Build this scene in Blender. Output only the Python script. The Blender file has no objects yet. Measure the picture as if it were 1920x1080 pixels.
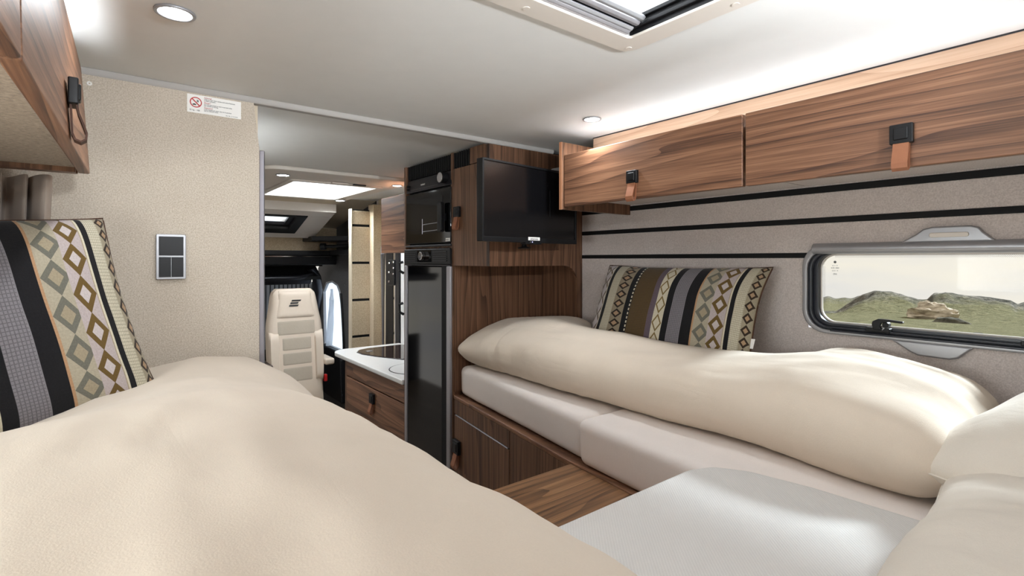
import bpy, bmesh, math, random
from mathutils import Vector, Matrix, noise

# ------------------------------------------------------------------ camera, sky, sun, exposure
SC = bpy.context.scene
ZC = 1.62                       # eye height above the floor; heights below are given relative to it
CEIL = 0.547
cam_d = bpy.data.cameras.new('camera'); cam = bpy.data.objects.new('camera', cam_d)
SC.collection.objects.link(cam)
cam_d.sensor_width = 36.0; cam_d.lens = 964.0 / 1920 * 36.0; cam_d.shift_y = -53.0 / 1920
cam_d.clip_start = 0.02; cam_d.clip_end = 900
cam.location = (0, 0, ZC); cam.rotation_euler = (math.radians(90), 0, -math.radians(37.883))
SC.camera = cam
vs = SC.view_settings
vs.view_transform = 'Standard'; vs.look = 'None'; vs.gamma = 1.0; vs.use_curve_mapping = False
vs.exposure = 0.0
SC.cycles.max_bounces = 10; SC.cycles.diffuse_bounces = 6; SC.cycles.glossy_bounces = 4
SC.cycles.transparent_max_bounces = 12
SC.cycles.caustics_reflective = False; SC.cycles.caustics_refractive = False
SC.cycles.sample_clamp_indirect = 6.0

SKY_STRENGTH = 0.98
SUN_STRENGTH = 10.5
SKYLIGHT_POWER = 5.0
KITCHEN_POWER = 48.0
LED_STRENGTH = 25.0
REAR_FILL_POWER = 7.2
SIDE_FILL_POWER = 14.0
LAMP = (0.90, 0.955, 1.0)          # neutral-white LEDs (white balance of the photograph)
SPOT_STRENGTH = 46.0
SPOT_POWER = 2.1

world = bpy.data.worlds.new('sky'); SC.world = world; world.use_nodes = True
wn, wl = world.node_tree.nodes, world.node_tree.links
wn.clear()
w_out = wn.new('ShaderNodeOutputWorld'); w_bg = wn.new('ShaderNodeBackground')
w_tc = wn.new('ShaderNodeTexCoord'); w_map = wn.new('ShaderNodeMapping'); w_map.inputs['Scale'].default_value = (1.6, 1.6, 7.0)
w_no = wn.new('ShaderNodeTexNoise'); w_no.inputs['Scale'].default_value = 2.2; w_no.inputs['Detail'].default_value = 5
w_cr = wn.new('ShaderNodeValToRGB')
w_cr.color_ramp.elements[0].position = 0.38; w_cr.color_ramp.elements[0].color = (0.86, 0.85, 0.85, 1)
w_cr.color_ramp.elements[1].position = 0.60; w_cr.color_ramp.elements[1].color = (1.0, 0.95, 0.86, 1)
wl.new(w_tc.outputs['Generated'], w_map.inputs['Vector']); wl.new(w_map.outputs[0], w_no.inputs['Vector'])
wl.new(w_no.outputs[0], w_cr.inputs[0]); wl.new(w_cr.outputs[0], w_bg.inputs['Color'])
w_bg.inputs['Strength'].default_value = SKY_STRENGTH
wl.new(w_bg.outputs[0], w_out.inputs['Surface'])

sun_d = bpy.data.lights.new('sun', 'SUN'); sun = bpy.data.objects.new('sun', sun_d); SC.collection.objects.link(sun)
sun_d.energy = SUN_STRENGTH; sun_d.angle = math.radians(10); sun_d.color = (0.77, 0.885, 1.0)
# hazy sun standing to the right of the van
sun_dir = Vector((-0.80, 0.26, -0.465)).normalized()
sun.rotation_euler = sun_dir.to_track_quat('-Z', 'Y').to_euler(); sun.location = (30, -4, 22)

def area(name, loc, size, size_y, power, rot=(0, 0, 0), col=(1, 1, 1)):
    d = bpy.data.lights.new(name, 'AREA'); d.shape = 'RECTANGLE'; d.size = size; d.size_y = size_y
    d.energy = power; d.color = col
    o = bpy.data.objects.new(name, d); SC.collection.objects.link(o); o.location = loc; o.rotation_euler = rot
    return o
# daylight entering through the three roof windows
area('rear_skylight_daylight', (0.70, 0.52, ZC + CEIL + 0.0443), 0.61, 0.60, SKYLIGHT_POWER, col=LAMP)
area('kitchen_skylight_daylight', (1.225, 3.975, ZC + CEIL + 0.1243), 0.57, 0.89, KITCHEN_POWER, col=LAMP)

area('left_window_fill', (-0.70, 0.50, ZC - 0.09), 0.24, 0.84, SIDE_FILL_POWER, rot=(0, -math.radians(90), 0), col=LAMP)  # fill lamp added beyond the left window, brightens the right wall

# ------------------------------------------------------------------ helpers
C = SC.collection
WL = {}                                     # world position of every object (nothing above is rotated)
R = random.Random(7)

class MB:
    def __init__(s, M=None): s.v = []; s.f = []; s.uv = []; s.M = M
    def _p(s, p):
        p = Vector(p)
        return s.M @ p if s.M else p
    def add(s, vs_, fs):
        b = len(s.v); s.v += [s._p(p) for p in vs_]; s.f += [tuple(b + i for i in f) for f in fs]; return s
    def box(s, x0, y0, z0, x1, y1, z1):
        x0, x1 = min(x0, x1), max(x0, x1); y0, y1 = min(y0, y1), max(y0, y1); z0, z1 = min(z0, z1), max(z0, z1)
        return s.hexa([(x0, y0, z0), (x1, y0, z0), (x1, y1, z0), (x0, y1, z0), (x0, y0, z1), (x1, y0, z1), (x1, y1, z1), (x0, y1, z1)])
    def hexa(s, p): return s.add(p, [(0, 3, 2, 1), (4, 5, 6, 7), (0, 1, 5, 4), (1, 2, 6, 5), (2, 3, 7, 6), (3, 0, 4, 7)])
    def prism(s, poly, axis, a, b):
        """poly of 2-D points; axis x: (y,z), y: (x,z), z: (x,y)"""
        def P(q, t):
            return {'x': (t, q[0], q[1]), 'y': (q[0], t, q[1]), 'z': (q[0], q[1], t)}[axis]
        n = len(poly); v = [P(q, a) for q in poly] + [P(q, b) for q in poly]
        f = [tuple(range(n))[::-1], tuple(range(n, 2 * n))] + [(i, (i + 1) % n, n + (i + 1) % n, n + i) for i in range(n)]
        return s.add(v, f)
    def ring(s, outer, inner, axis, a, b):
        def P(q, t):
            return {'x': (t, q[0], q[1]), 'y': (q[0], t, q[1]), 'z': (q[0], q[1], t)}[axis]
        n = len(outer)
        v = [P(q, a) for q in outer] + [P(q, b) for q in outer] + [P(q, a) for q in inner] + [P(q, b) for q in inner]
        f = []
        for i in range(n):
            j = (i + 1) % n
            f += [(i, j, n + j, n + i), (2 * n + j, 2 * n + i, 3 * n + i, 3 * n + j), (n + i, n + j, 3 * n + j, 3 * n + i), (j, i, 2 * n + i, 2 * n + j)]
        return s.add(v, f)
    def tube(s, path, r, seg=10, caps=True):
        path = [Vector(p) for p in path]; n = len(path); rr = r if isinstance(r, (list, tuple)) else [r] * n
        v = []; up = Vector((0, 0, 1))
        for i, p in enumerate(path):
            t = (path[min(i + 1, n - 1)] - path[max(i - 1, 0)]).normalized()
            a = t.cross(up)
            if a.length < 1e-3: a = t.cross(Vector((1, 0, 0)))
            a.normalize(); b2 = t.cross(a)
            for k in range(seg):
                an = 2 * math.pi * k / seg
                v.append(p + (a * math.cos(an) + b2 * math.sin(an)) * rr[i])
        f = [(i * seg + k, i * seg + (k + 1) % seg, (i + 1) * seg + (k + 1) % seg, (i + 1) * seg + k) for i in range(n - 1) for k in range(seg)]
        if caps: f += [tuple(range(seg))[::-1], tuple(range((n - 1) * seg, n * seg))]
        return s.add(v, f)
    def lathe(s, prof, c, axis='z', seg=24):
        """prof: (radius, height) pairs along axis from point c"""
        v = []; c = Vector(c)
        for r, h in prof:
            for k in range(seg):
                a = 2 * math.pi * k / seg; q = (r * math.cos(a), r * math.sin(a))
                v.append(c + Vector({'x': (h, q[0], q[1]), 'y': (q[0], h, q[1]), 'z': (q[0], q[1], h)}[axis]))
        n = len(prof)
        f = [(i * seg + k, i * seg + (k + 1) % seg, (i + 1) * seg + (k + 1) % seg, (i + 1) * seg + k) for i in range(n - 1) for k in range(seg)]
        f += [tuple(range(seg))[::-1], tuple(range((n - 1) * seg, n * seg))]
        return s.add(v, f)
    def ribbon(s, path, w, th):
        """strap: 2-D path (n,z), swept along local y (width w), thickness th"""
        n = len(path); v = []
        for i, p in enumerate(path):
            a = Vector(path[max(i - 1, 0)]); b = Vector(path[min(i + 1, n - 1)]); t = (b - a).normalized(); nn = Vector((-t.y, t.x)) * th / 2
            for sgn in (1, -1):
                for y in (-w / 2, w / 2):
                    v.append((p[0] + nn.x * sgn, y, p[1] + nn.y * sgn))
        f = []
        for i in range(n - 1):
            a = i * 4; b = a + 4
            f += [(a, a + 1, b + 1, b), (a + 2, b + 2, b + 3, a + 3), (a, b, b + 2, a + 2), (a + 1, a + 3, b + 3, b + 1)]
        f += [(0, 2, 3, 1), (n * 4 - 4, n * 4 - 3, n * 4 - 1, n * 4 - 2)]
        return s.add(v, f)
    def build(s, name, mat, parent=None, bevel=0.0, smooth=False, seg=2, origin=None, subsurf=0):
        if origin is None:
            lo = Vector([min(v[i] for v in s.v) for i in range(3)]); hi = Vector([max(v[i] for v in s.v) for i in range(3)])
            origin = Vector(((lo.x + hi.x) / 2, (lo.y + hi.y) / 2, lo.z))
        origin = Vector(origin)
        m = bpy.data.meshes.new(name); m.from_pydata([v - origin for v in s.v], [], s.f)
        bm = bmesh.new(); bm.from_mesh(m); bmesh.ops.recalc_face_normals(bm, faces=bm.faces); bm.to_mesh(m); bm.free()
        m.materials.append(mat)
        o = bpy.data.objects.new(name, m); C.objects.link(o)
        put(o, origin, parent)
        if smooth or bevel:
            for p in m.polygons: p.use_smooth = True
        if bevel:
            b = o.modifiers.new('bevel', 'BEVEL'); b.width = bevel; b.segments = seg; b.limit_method = 'ANGLE'; b.angle_limit = math.radians(40)
            b.use_clamp_overlap = True
            b.harden_normals = False
            wn_ = o.modifiers.new('normals', 'WEIGHTED_NORMAL'); wn_.keep_sharp = True
        elif smooth:
            try: m.set_sharp_from_angle(angle=math.radians(50))
            except Exception: pass
        if subsurf:
            ss = o.modifiers.new('subdivision', 'SUBSURF'); ss.levels = subsurf; ss.render_levels = subsurf
        return o

def put(o, wloc, parent=None):
    WL[o.name] = Vector(wloc)
    if parent is not None:
        o.parent = parent; o.location = Vector(wloc) - WL[parent.name]
    else:
        o.location = wloc

def tag(o, label, cat, group=None, kind=None):
    o['label'] = label
    if cat: o['category'] = cat
    if group: o['group'] = group
    if kind: o['kind'] = kind
    return o
def struct(o, label=None):
    o['kind'] = 'structure'
    if label: o['label'] = label
    return o
def thing(name, label, cat, loc, group=None):
    o = bpy.data.objects.new(name, None); o.empty_display_size = 0.05; C.objects.link(o); put(o, loc); tag(o, label, cat, group); return o
def sempty(name, loc, label=None):
    o = bpy.data.objects.new(name, None); o.empty_display_size = 0.05; C.objects.link(o); put(o, loc); struct(o, label); return o
def Z(z): return ZC + z

def rrect(x0, y0, x1, y1, r, n=6):
    pts = []
    for cx, cy, a0 in ((x1 - r, y1 - r, 0), (x0 + r, y1 - r, 90), (x0 + r, y0 + r, 180), (x1 - r, y0 + r, 270)):
        for k in range(n + 1):
            a = math.radians(a0 + 90.0 * k / n); pts.append((cx + r * math.cos(a), cy + r * math.sin(a)))
    return pts
def lerp_tab(tab, t):
    if t <= tab[0][0]: return tab[0][1]
    for (a, va), (b, vb) in zip(tab, tab[1:]):
        if t <= b:
            k = (t - a) / (b - a); k = k * k * (3 - 2 * k) if False else k
            return va + (vb - va) * k
    return tab[-1][1]
def smooth_tab(tab, t):
    """monotone-ish Catmull-Rom through (t, value) pairs"""
    n = len(tab)
    if t <= tab[0][0]: return tab[0][1]
    if t >= tab[-1][0]: return tab[-1][1]
    for i in range(n - 1):
        if tab[i][0] <= t <= tab[i + 1][0]:
            x0, x1 = tab[i][0], tab[i + 1][0]; p1, p2 = tab[i][1], tab[i + 1][1]
            m1 = (p2 - tab[i - 1][1]) / (x1 - tab[i - 1][0]) if i else (p2 - p1) / (x1 - x0)
            m2 = (tab[i + 2][1] - p1) / (tab[i + 2][0] - x0) if i + 2 < n else (p2 - p1) / (x1 - x0)
            h = x1 - x0; k = (t - x0) / h
            return (2 * k**3 - 3 * k**2 + 1) * p1 + (k**3 - 2 * k**2 + k) * h * m1 + (-2 * k**3 + 3 * k**2) * p2 + (k**3 - k**2) * h * m2

def srgb(r, g, b):
    f = lambda c: (c / 255 / 12.92) if c / 255 <= 0.04045 else ((c / 255 + 0.055) / 1.055) ** 2.4
    return (f(r), f(g), f(b), 1.0)

# ------------------------------------------------------------------ materials
class NT:
    """small helper for building node trees by expression"""
    def __init__(s, name):
        s.m = bpy.data.materials.new(name); s.m.use_nodes = True; s.t = s.m.node_tree; s.n = s.t.nodes; s.l = s.t.links
        s.b = s.n['Principled BSDF']; s.out = s.n['Material Output']
    def node(s, t, **kw):
        n = s.n.new(t)
        for k, v in kw.items(): setattr(n, k, v)
        return n
    def set(s, sock, v):
        if hasattr(v, 'is_linked'): s.l.new(v, sock)
        else: sock.default_value = v
    def math(s, op, a, b=0.0, c=None):
        n = s.node('ShaderNodeMath', operation=op); s.set(n.inputs[0], a); s.set(n.inputs[1], b)
        if c is not None: s.set(n.inputs[2], c)
        return n.outputs[0]
    def mix(s, fac, a, b, blend='MIX'):
        n = s.node('ShaderNodeMix', data_type='RGBA', blend_type=blend); s.set(n.inputs[0], fac); s.set(n.inputs[6], a); s.set(n.inputs[7], b)
        return n.outputs[2]
    def coord(s, kind='Object', scale=(1, 1, 1), rand=False):
        tc = s.node('ShaderNodeTexCoord'); mp = s.node('ShaderNodeMapping'); mp.inputs['Scale'].default_value = scale
        src = tc.outputs[kind]
        if rand:
            oi = s.node('ShaderNodeObjectInfo'); va = s.node('ShaderNodeVectorMath', operation='ADD')
            cx = s.node('ShaderNodeCombineXYZ'); q = s.math('MULTIPLY', oi.outputs['Random'], 7.0)
            for i in range(3): s.l.new(q, cx.inputs[i])
            s.l.new(src, va.inputs[0]); s.l.new(cx.outputs[0], va.inputs[1]); src = va.outputs[0]
        s.l.new(src, mp.inputs['Vector']); return mp.outputs[0]
    def noise(s, vec, scale, detail=4, rough=0.55, dist=0.0):
        n = s.node('ShaderNodeTexNoise'); s.l.new(vec, n.inputs['Vector']); n.inputs['Scale'].default_value = scale
        n.inputs['Detail'].default_value = detail; n.inputs['Roughness'].default_value = rough; n.inputs['Distortion'].default_value = dist
        return n.outputs[0]
    def ramp(s, fac, stops, interp='LINEAR'):
        n = s.node('ShaderNodeValToRGB'); cr = n.color_ramp; cr.interpolation = interp
        while len(cr.elements) < len(stops): cr.elements.new(0.5)
        for e, (p, c) in zip(cr.elements, stops): e.position = p; e.color = c if len(c) == 4 else (*c, 1)
        s.set(n.inputs[0], fac); return n.outputs[0]
    def bump(s, h, strength=0.2, dist=0.002):
        n = s.node('ShaderNodeBump'); n.inputs['Strength'].default_value = strength; n.inputs['Distance'].default_value = dist
        s.l.new(h, n.inputs['Height']); s.l.new(n.outputs[0], s.b.inputs['Normal'])
    def done(s, col=None, rough=0.5, metal=0.0, spec=0.5, **kw):
        if col is not None: s.set(s.b.inputs['Base Color'], col)
        s.set(s.b.inputs['Roughness'], rough); s.b.inputs['Metallic'].default_value = metal; s.b.inputs['Specular IOR Level'].default_value = spec
        for k, v in kw.items(): s.set(s.b.inputs[k], v)
        return s.m

def plain(name, col, rough=0.5, metal=0.0, spec=0.5, var=0.04, scale=30.0, bump=0.0):
    t = NT(name); v = t.coord(rand=True); n = t.noise(v, scale, 3)
    k = t.math('MULTIPLY_ADD', n, 2 * var, 1 - var)
    c = t.mix(1.0, col, col); cc = t.node('ShaderNodeVectorMath', operation='SCALE'); t.l.new(c, cc.inputs[0]); t.l.new(k, cc.inputs[3])
    if bump: t.bump(n, bump, 0.001)
    return t.done(cc.outputs[0], rough, metal, spec)

def wood(name, axis, dark, mid, light, rough=0.42, bands=34.0):
    t = NT(name)
    sc = {'x': (0.10, 1, 1), 'y': (1, 0.10, 1), 'z': (1, 1, 0.10)}[axis]
    fs = {'x': (1.0, 70, 70), 'y': (70, 1.0, 70), 'z': (70, 70, 1.0)}[axis]
    ms = {'x': (0.5, 22, 22), 'y': (22, 0.5, 22), 'z': (22, 22, 0.5)}[axis]
    v = t.coord(scale=sc, rand=True)
    warp = t.noise(v, 5.5, 2, 0.45, 0.0)
    sep = t.node('ShaderNodeSeparateXYZ'); t.l.new(v, sep.inputs[0])
    cross = {'x': (1, 2), 'y': (2, 0), 'z': (0, 1)}[axis]
    s1 = t.math('ADD', sep.outputs[cross[0]], sep.outputs[cross[1]])
    ph = t.math('ADD', t.math('MULTIPLY', s1, bands), t.math('MULTIPLY', warp, 9.0))
    saw = t.math('FRACT', ph)
    tri = t.math('POWER', saw, 2.2)
    fine = t.noise(t.coord(scale=fs, rand=True), 4.0, 4, 0.65)
    med = t.noise(t.coord(scale=ms, rand=True), 2.0, 4, 0.6)
    k = t.math('ADD', t.math('MULTIPLY', tri, 0.22), t.math('ADD', t.math('MULTIPLY', fine, 0.55), t.math('MULTIPLY', med, 0.62)))
    col = t.ramp(k, [(0.42, light), (0.62, mid), (0.86, dark)])
    t.bump(fine, 0.10, 0.0006)
    return t.done(col, rough, 0, 0.4)

def felt(name, a, b, scale=150.0):
    t = NT(name); v = t.coord(); n = t.noise(v, scale, 5, 0.75); n2 = t.noise(v, 6.0, 2)
    k = t.math('ADD', n, t.math('MULTIPLY', t.math('SUBTRACT', n2, 0.5), 0.12))
    col = t.ramp(k, [(0.36, a), (0.64, b)])
    t.bump(n, 0.45, 0.002)
    return t.done(col, 0.95, 0, 0.12, **{'Sheen Weight': 0.15})

def cloth(name, col, weave=520.0, bump=0.12, sheen=0.12, rib=False, wrinkle=0.0):
    t = NT(name); v = t.coord(); n = t.noise(v, 9.0, 4, 0.6); nf = t.noise(v, weave, 2, 0.5)
    k = t.math('MULTIPLY_ADD', t.math('SUBTRACT', n, 0.5), 0.10, 1.0)
    k = t.math('MULTIPLY_ADD', t.math('SUBTRACT', nf, 0.5), 0.10, k)
    if rib:
        w = t.node('ShaderNodeTexWave'); w.inputs['Scale'].default_value = 62.0; w.inputs['Distortion'].default_value = 0.4
        mp = t.node('ShaderNodeMapping'); mp.inputs['Rotation'].default_value = (0, 0, 0.75); t.l.new(v, mp.inputs[0]); t.l.new(mp.outputs[0], w.inputs['Vector'])
        k = t.math('MULTIPLY_ADD', t.math('SUBTRACT', w.outputs['Fac'], 0.5), 0.07, k)
        h = t.math('ADD', w.outputs['Fac'], nf)
    else: h = t.math('ADD', nf, t.math('MULTIPLY', n, 2.0))
    if wrinkle:
        hs = []
        for rot, sc_, sz in ((0.5, (1.0, 0.22, 1.0), 8.0), (-0.6, (0.28, 1.0, 0.8), 8.0), (0.2, (1.0, 0.18, 1.0), 14.0)):
            mp = t.node('ShaderNodeMapping'); mp.inputs['Rotation'].default_value = (0, 0, rot); mp.inputs['Scale'].default_value = sc_; t.l.new(v, mp.inputs[0])
            w_ = t.noise(mp.outputs[0], sz, 2, 0.5, 0.6); hs.append(t.math('ABSOLUTE', t.math('SUBTRACT', w_, 0.5)))
        mask = t.noise(v, 2.2, 2); mk = t.math('MAXIMUM', t.math('MULTIPLY_ADD', mask, 3.2, -1.1), 0.05)
        wr_ = t.math('MULTIPLY', t.math('ADD', t.math('ADD', hs[0], hs[1]), t.math('MULTIPLY', hs[2], 0.5)), t.math('MULTIPLY', mk, wrinkle))
        h = t.math('ADD', h, wr_)
    cc = t.node('ShaderNodeVectorMath', operation='SCALE'); cc.inputs[0].default_value = col[:3]; t.l.new(k, cc.inputs[3])
    t.bump(h, bump, 0.0012)
    return t.done(cc.outputs[0], 0.9, 0, 0.15, **{'Sheen Weight': sheen})

def emit(name, col, strength):
    t = NT(name); t.b.inputs['Emission Color'].default_value = col; t.b.inputs['Emission Strength'].default_value = strength
    return t.done(col, 0.5)

def glass(name, tint=(1, 1, 1, 1), refl=0.06):
    t = NT(name); tr = t.node('ShaderNodeBsdfTransparent'); tr.inputs[0].default_value = tint
    gl = t.node('ShaderNodeBsdfGlossy'); gl.inputs['Roughness'].default_value = 0.03
    fr = t.node('ShaderNodeLayerWeight'); fr.inputs[0].default_value = 0.12
    mx = t.node('ShaderNodeMixShader'); t.l.new(t.math('MULTIPLY', fr.outputs['Facing'], refl / 0.06), mx.inputs[0])
    t.l.new(tr.outputs[0], mx.inputs[1]); t.l.new(gl.outputs[0], mx.inputs[2]); t.l.new(mx.outputs[0], t.out.inputs[0]); return t.m

WD, WM, WLt = srgb(74, 49, 36), srgb(126, 89, 66), srgb(162, 120, 92)
M = {}
M['wood_y'] = wood('walnut_lengthwise', 'y', WD, WM, WLt, bands=22)
M['wood_x'] = wood('walnut_crosswise', 'x', WD, WM, WLt, bands=22)
M['wood_z'] = wood('walnut_upright', 'z', srgb(66, 45, 33), srgb(108, 77, 57), srgb(136, 99, 75), bands=26)
M['wood_step'] = wood('walnut_step', 'x', srgb(78, 54, 36), srgb(128, 92, 62), srgb(158, 118, 82), bands=26)
M['wood_pale'] = wood('pale_oak_board', 'y', srgb(180, 146, 120), srgb(204, 172, 146), srgb(216, 188, 164), bands=14)
M['felt_beige'] = felt('beige_felt', srgb(172, 160, 144), srgb(208, 198, 184), 260)
M['felt_grey'] = felt('grey_felt', srgb(184, 174, 169), srgb(216, 207, 202), 260)
M['felt_under'] = felt('taupe_felt', srgb(120, 104, 86), srgb(160, 142, 120), 120)
M['felt_tan'] = felt('tan_felt', srgb(168, 150, 124), srgb(200, 183, 156), 120)
M['felt_dark'] = felt('charcoal_felt', srgb(38, 36, 36), srgb(66, 63, 62), 120)
M['ceiling'] = plain('ceiling_lining', srgb(226, 226, 224), 0.6, 0, 0.25, 0.03, 14, 0.05)
M['cream'] = plain('cream_plastic', srgb(220, 212, 203), 0.45, 0, 0.4, 0.02)
M['cream_wall'] = plain('cream_laminate', srgb(205, 192, 170), 0.5, 0, 0.35, 0.02)
M['black'] = plain('black_plastic', srgb(20, 20, 22), 0.42, 0, 0.28, 0.05)
M['black_matt'] = plain('black_matt', srgb(20, 20, 21), 0.7, 0, 0.25, 0.05)
M['black_gloss'] = plain('black_gloss', srgb(9, 9, 11), 0.06, 0, 0.5, 0.02)
M['black_screen'] = plain('black_screen', srgb(12, 12, 14), 0.22, 0, 0.5, 0.02)
M['rubber'] = plain('dark_rubber', srgb(30, 33, 42), 0.32, 0, 0.5, 0.05)
M['grey_dark'] = plain('graphite_metal', srgb(58, 58, 62), 0.32, 0.7, 0.5, 0.04)
M['silver'] = plain('silver_plastic', srgb(160, 160, 163), 0.36, 0.45, 0.5, 0.03)
M['alu'] = plain('brushed_aluminium', srgb(168, 166, 171), 0.38, 0.7, 0.4, 0.05, 80)
M['rail'] = plain('painted_rail', srgb(168, 164, 160), 0.55, 0.0, 0.3, 0.03)
M['edge_alu'] = plain('anodised_edge', srgb(140, 136, 142), 0.45, 0.5, 0.4, 0.03)
M['chrome'] = plain('chrome', srgb(225, 225, 228), 0.12, 1.0, 0.5, 0.02)
M['white'] = plain('white_plastic', srgb(236, 234, 230), 0.4, 0, 0.4, 0.02)
M['worktop'] = plain('white_worktop', srgb(226, 225, 222), 0.25, 0, 0.45, 0.02)
M['leather'] = plain('tan_leather', srgb(150, 98, 70), 0.55, 0, 0.35, 0.10, 60, 0.2)
M['leather_edge'] = plain('dark_leather', srgb(74, 48, 36), 0.6, 0, 0.3, 0.08, 60, 0.2)
M['duvet'] = cloth('beige_cotton', srgb(217, 203, 186), bump=0.16, wrinkle=16.0)
M['duvet_creased'] = cloth('creased_beige_cotton', srgb(217, 203, 186), bump=0.35, wrinkle=24.0)
M['pillow'] = cloth('sand_cotton', srgb(220, 211, 198), bump=0.30, wrinkle=15.0)
M['sheet'] = cloth('pale_jersey_sheet', srgb(234, 225, 219), 420)
M['rib'] = cloth('ribbed_white_cotton', srgb(216, 213, 209), 420, 0.3, rib=True)
M['curtain'] = cloth('taupe_curtain', srgb(178, 164, 152), 300)
M['seat_fabric'] = cloth('greige_seat_fabric', srgb(178, 166, 150), 160, 0.3)
M['seat_leather'] = plain('cream_seat_leather', srgb(214, 198, 180), 0.5, 0, 0.35, 0.03, 40, 0.1)
M['glass'] = glass('window_glass', (0.97, 0.97, 0.95, 1), 0.05)
M['floor'] = wood('floor_vinyl', 'y', srgb(70, 58, 48), srgb(96, 82, 70), srgb(120, 104, 90))
M['led'] = emit('led_strip_light', (*LAMP, 1), LED_STRENGTH)
M['spot'] = emit('spot_lens', (*LAMP, 1), SPOT_STRENGTH)
M['red'] = plain('red_ink', srgb(178, 32, 34), 0.5)
M['ink'] = plain('black_ink', srgb(40, 40, 42), 0.6)
M['ink_grey'] = plain('grey_ink', srgb(120, 120, 120), 0.6)
M['red_button'] = plain('red_plastic', srgb(200, 40, 36), 0.4)
M['blue_led'] = emit('blue_led', (0.55, 0.55, 1.0, 1), 1.3)
M['amber'] = emit('amber_glow', (1.0, 0.68, 0.20, 1), 0.7)
# frosted acrylic of the roof windows lets daylight through
t_ = NT('acrylic_dome'); tr_ = t_.node('ShaderNodeBsdfTransparent'); tl_ = t_.node('ShaderNodeBsdfTranslucent'); mx_ = t_.node('ShaderNodeMixShader')
mx_.inputs[0].default_value = 0.85; t_.l.new(tr_.outputs[0], mx_.inputs[1]); t_.l.new(tl_.outputs[0], mx_.inputs[2]); t_.l.new(mx_.outputs[0], t_.out.inputs[0]); M['acrylic'] = t_.m

def fabric_pattern():
    t = NT('patterned_upholstery')
    uvn = t.node('ShaderNodeUVMap'); sp = t.node('ShaderNodeSeparateXYZ'); t.l.new(uvn.outputs[0], sp.inputs[0]); u, v = sp.outputs[0], sp.outputs[1]
    CR, BK, GY, OL = srgb(196, 188, 166), srgb(27, 26, 28), srgb(124, 120, 124), srgb(88, 70, 44)
    TP, PU, PK, LI = srgb(152, 138, 116), srgb(92, 80, 88), srgb(168, 132, 100), srgb(186, 178, 178)
    stops = [(0.0, LI), (0.106, CR), (0.115, BK), (0.145, CR), (0.221, TP), (0.31, BK), (0.352, OL), (0.464, PU), (0.494, CR), (0.545, BK), (0.578, GY),
             (0.642, BK), (0.694, PK), (0.703, TP), (0.852, CR), (0.860, BK), (0.886, CR), (0.938, TP), (0.994, OL)]
    col = t.ramp(u, stops, 'CONSTANT')
    def band(a, b):
        return t.math('MULTIPLY', t.math('GREATER_THAN', u, a), t.math('LESS_THAN', u, b))
    def diamonds(col, a, b, ncol, rows, line, fill, bg, f0, f1, shift=0.0):
        """rows of lozenges with an outline inside the band a..b"""
        la = t.math('MULTIPLY', t.math('DIVIDE', t.math('SUBTRACT', u, a), b - a), float(ncol))
        lb = t.math('ADD', t.math('MULTIPLY', v, float(rows)), shift)
        da = t.math('ABSOLUTE', t.math('SUBTRACT', t.math('FRACT', la), 0.5)); db = t.math('ABSOLUTE', t.math('SUBTRACT', t.math('FRACT', lb), 0.5))
        d = t.math('MULTIPLY', t.math('ADD', da, db), 2.0)
        mk = band(a, b)
        c = t.mix(t.math('LESS_THAN', d, f1), bg, line)
        c = t.mix(t.math('LESS_THAN', d, f0), c, fill)
        return t.mix(mk, col, c)
    col = diamonds(col, 0.0, 0.106, 1.5, 6.2, OL, srgb(196, 190, 184), LI, 0.55, 0.95)
    col = diamonds(col, 0.221, 0.31, 1, 11, srgb(46, 38, 32), srgb(164, 134, 106), srgb(140, 128, 108), 0.52, 0.95)
    col = diamonds(col, 0.494, 0.545, 1, 6.2, srgb(120, 100, 62), CR, CR, 0.7, 1.0, 0.3)
    # wide band: a grey-green column and an olive column, staggered
    col = diamonds(col, 0.703, 0.784, 1, 6.2, srgb(104, 102, 92), srgb(150, 138, 116), srgb(162, 153, 134), 0.52, 1.0, 0.5)
    col = diamonds(col, 0.776, 0.852, 1, 6.2, srgb(98, 78, 42), srgb(182, 172, 170), srgb(172, 160, 158), 0.50, 1.02)
    col = diamonds(col, 0.938, 0.994, 1, 11, srgb(52, 42, 34), srgb(160, 132, 104), srgb(150, 140, 120), 0.5, 0.98)
    # white stitches on the black band
    st = t.math('MULTIPLY', band(0.344, 0.352), t.math('GREATER_THAN', t.math('FRACT', t.math('MULTIPLY', v, 26.0)), 0.45))
    col = t.mix(st, col, CR)
    # knit and tweed structure
    cxv = t.node('ShaderNodeCombineXYZ'); t.l.new(t.math('MULTIPLY', u, 1.6), cxv.inputs[0]); t.l.new(v, cxv.inputs[1])
    fu = t.math('FRACT', t.math('MULTIPLY', u, 118.0)); fv = t.math('FRACT', t.math('MULTIPLY', v, 64.0))
    ns = t.noise(cxv.outputs[0], 120.0, 2)
    gap = t.math('MAXIMUM', t.math('LESS_THAN', fu, 0.30), t.math('LESS_THAN', fv, 0.24))
    kn = t.math('MULTIPLY', gap, t.math('MULTIPLY_ADD', ns, 1.2, -0.15))
    knit = t.math('MAXIMUM', t.math('MAXIMUM', band(0.145, 0.221), band(0.886, 0.938)), t.math('MAXIMUM', band(0.578, 0.642), band(0.352, 0.464)))
    col = t.mix(t.math('MULTIPLY', t.math('MULTIPLY', knit, kn), 0.9), col, srgb(40, 38, 38))
    k = t.math('MULTIPLY_ADD', t.math('SUBTRACT', ns, 0.5), 0.5, 1.0)
    cc = t.node('ShaderNodeVectorMath', operation='SCALE'); t.l.new(col, cc.inputs[0]); t.l.new(k, cc.inputs[3])
    t.bump(t.math('ADD', ns, t.math('MULTIPLY', gap, -0.5)), 0.35, 0.0015)
    return t.done(cc.outputs[0], 0.92, 0, 0.12, **{'Sheen Weight': 0.1})
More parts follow.
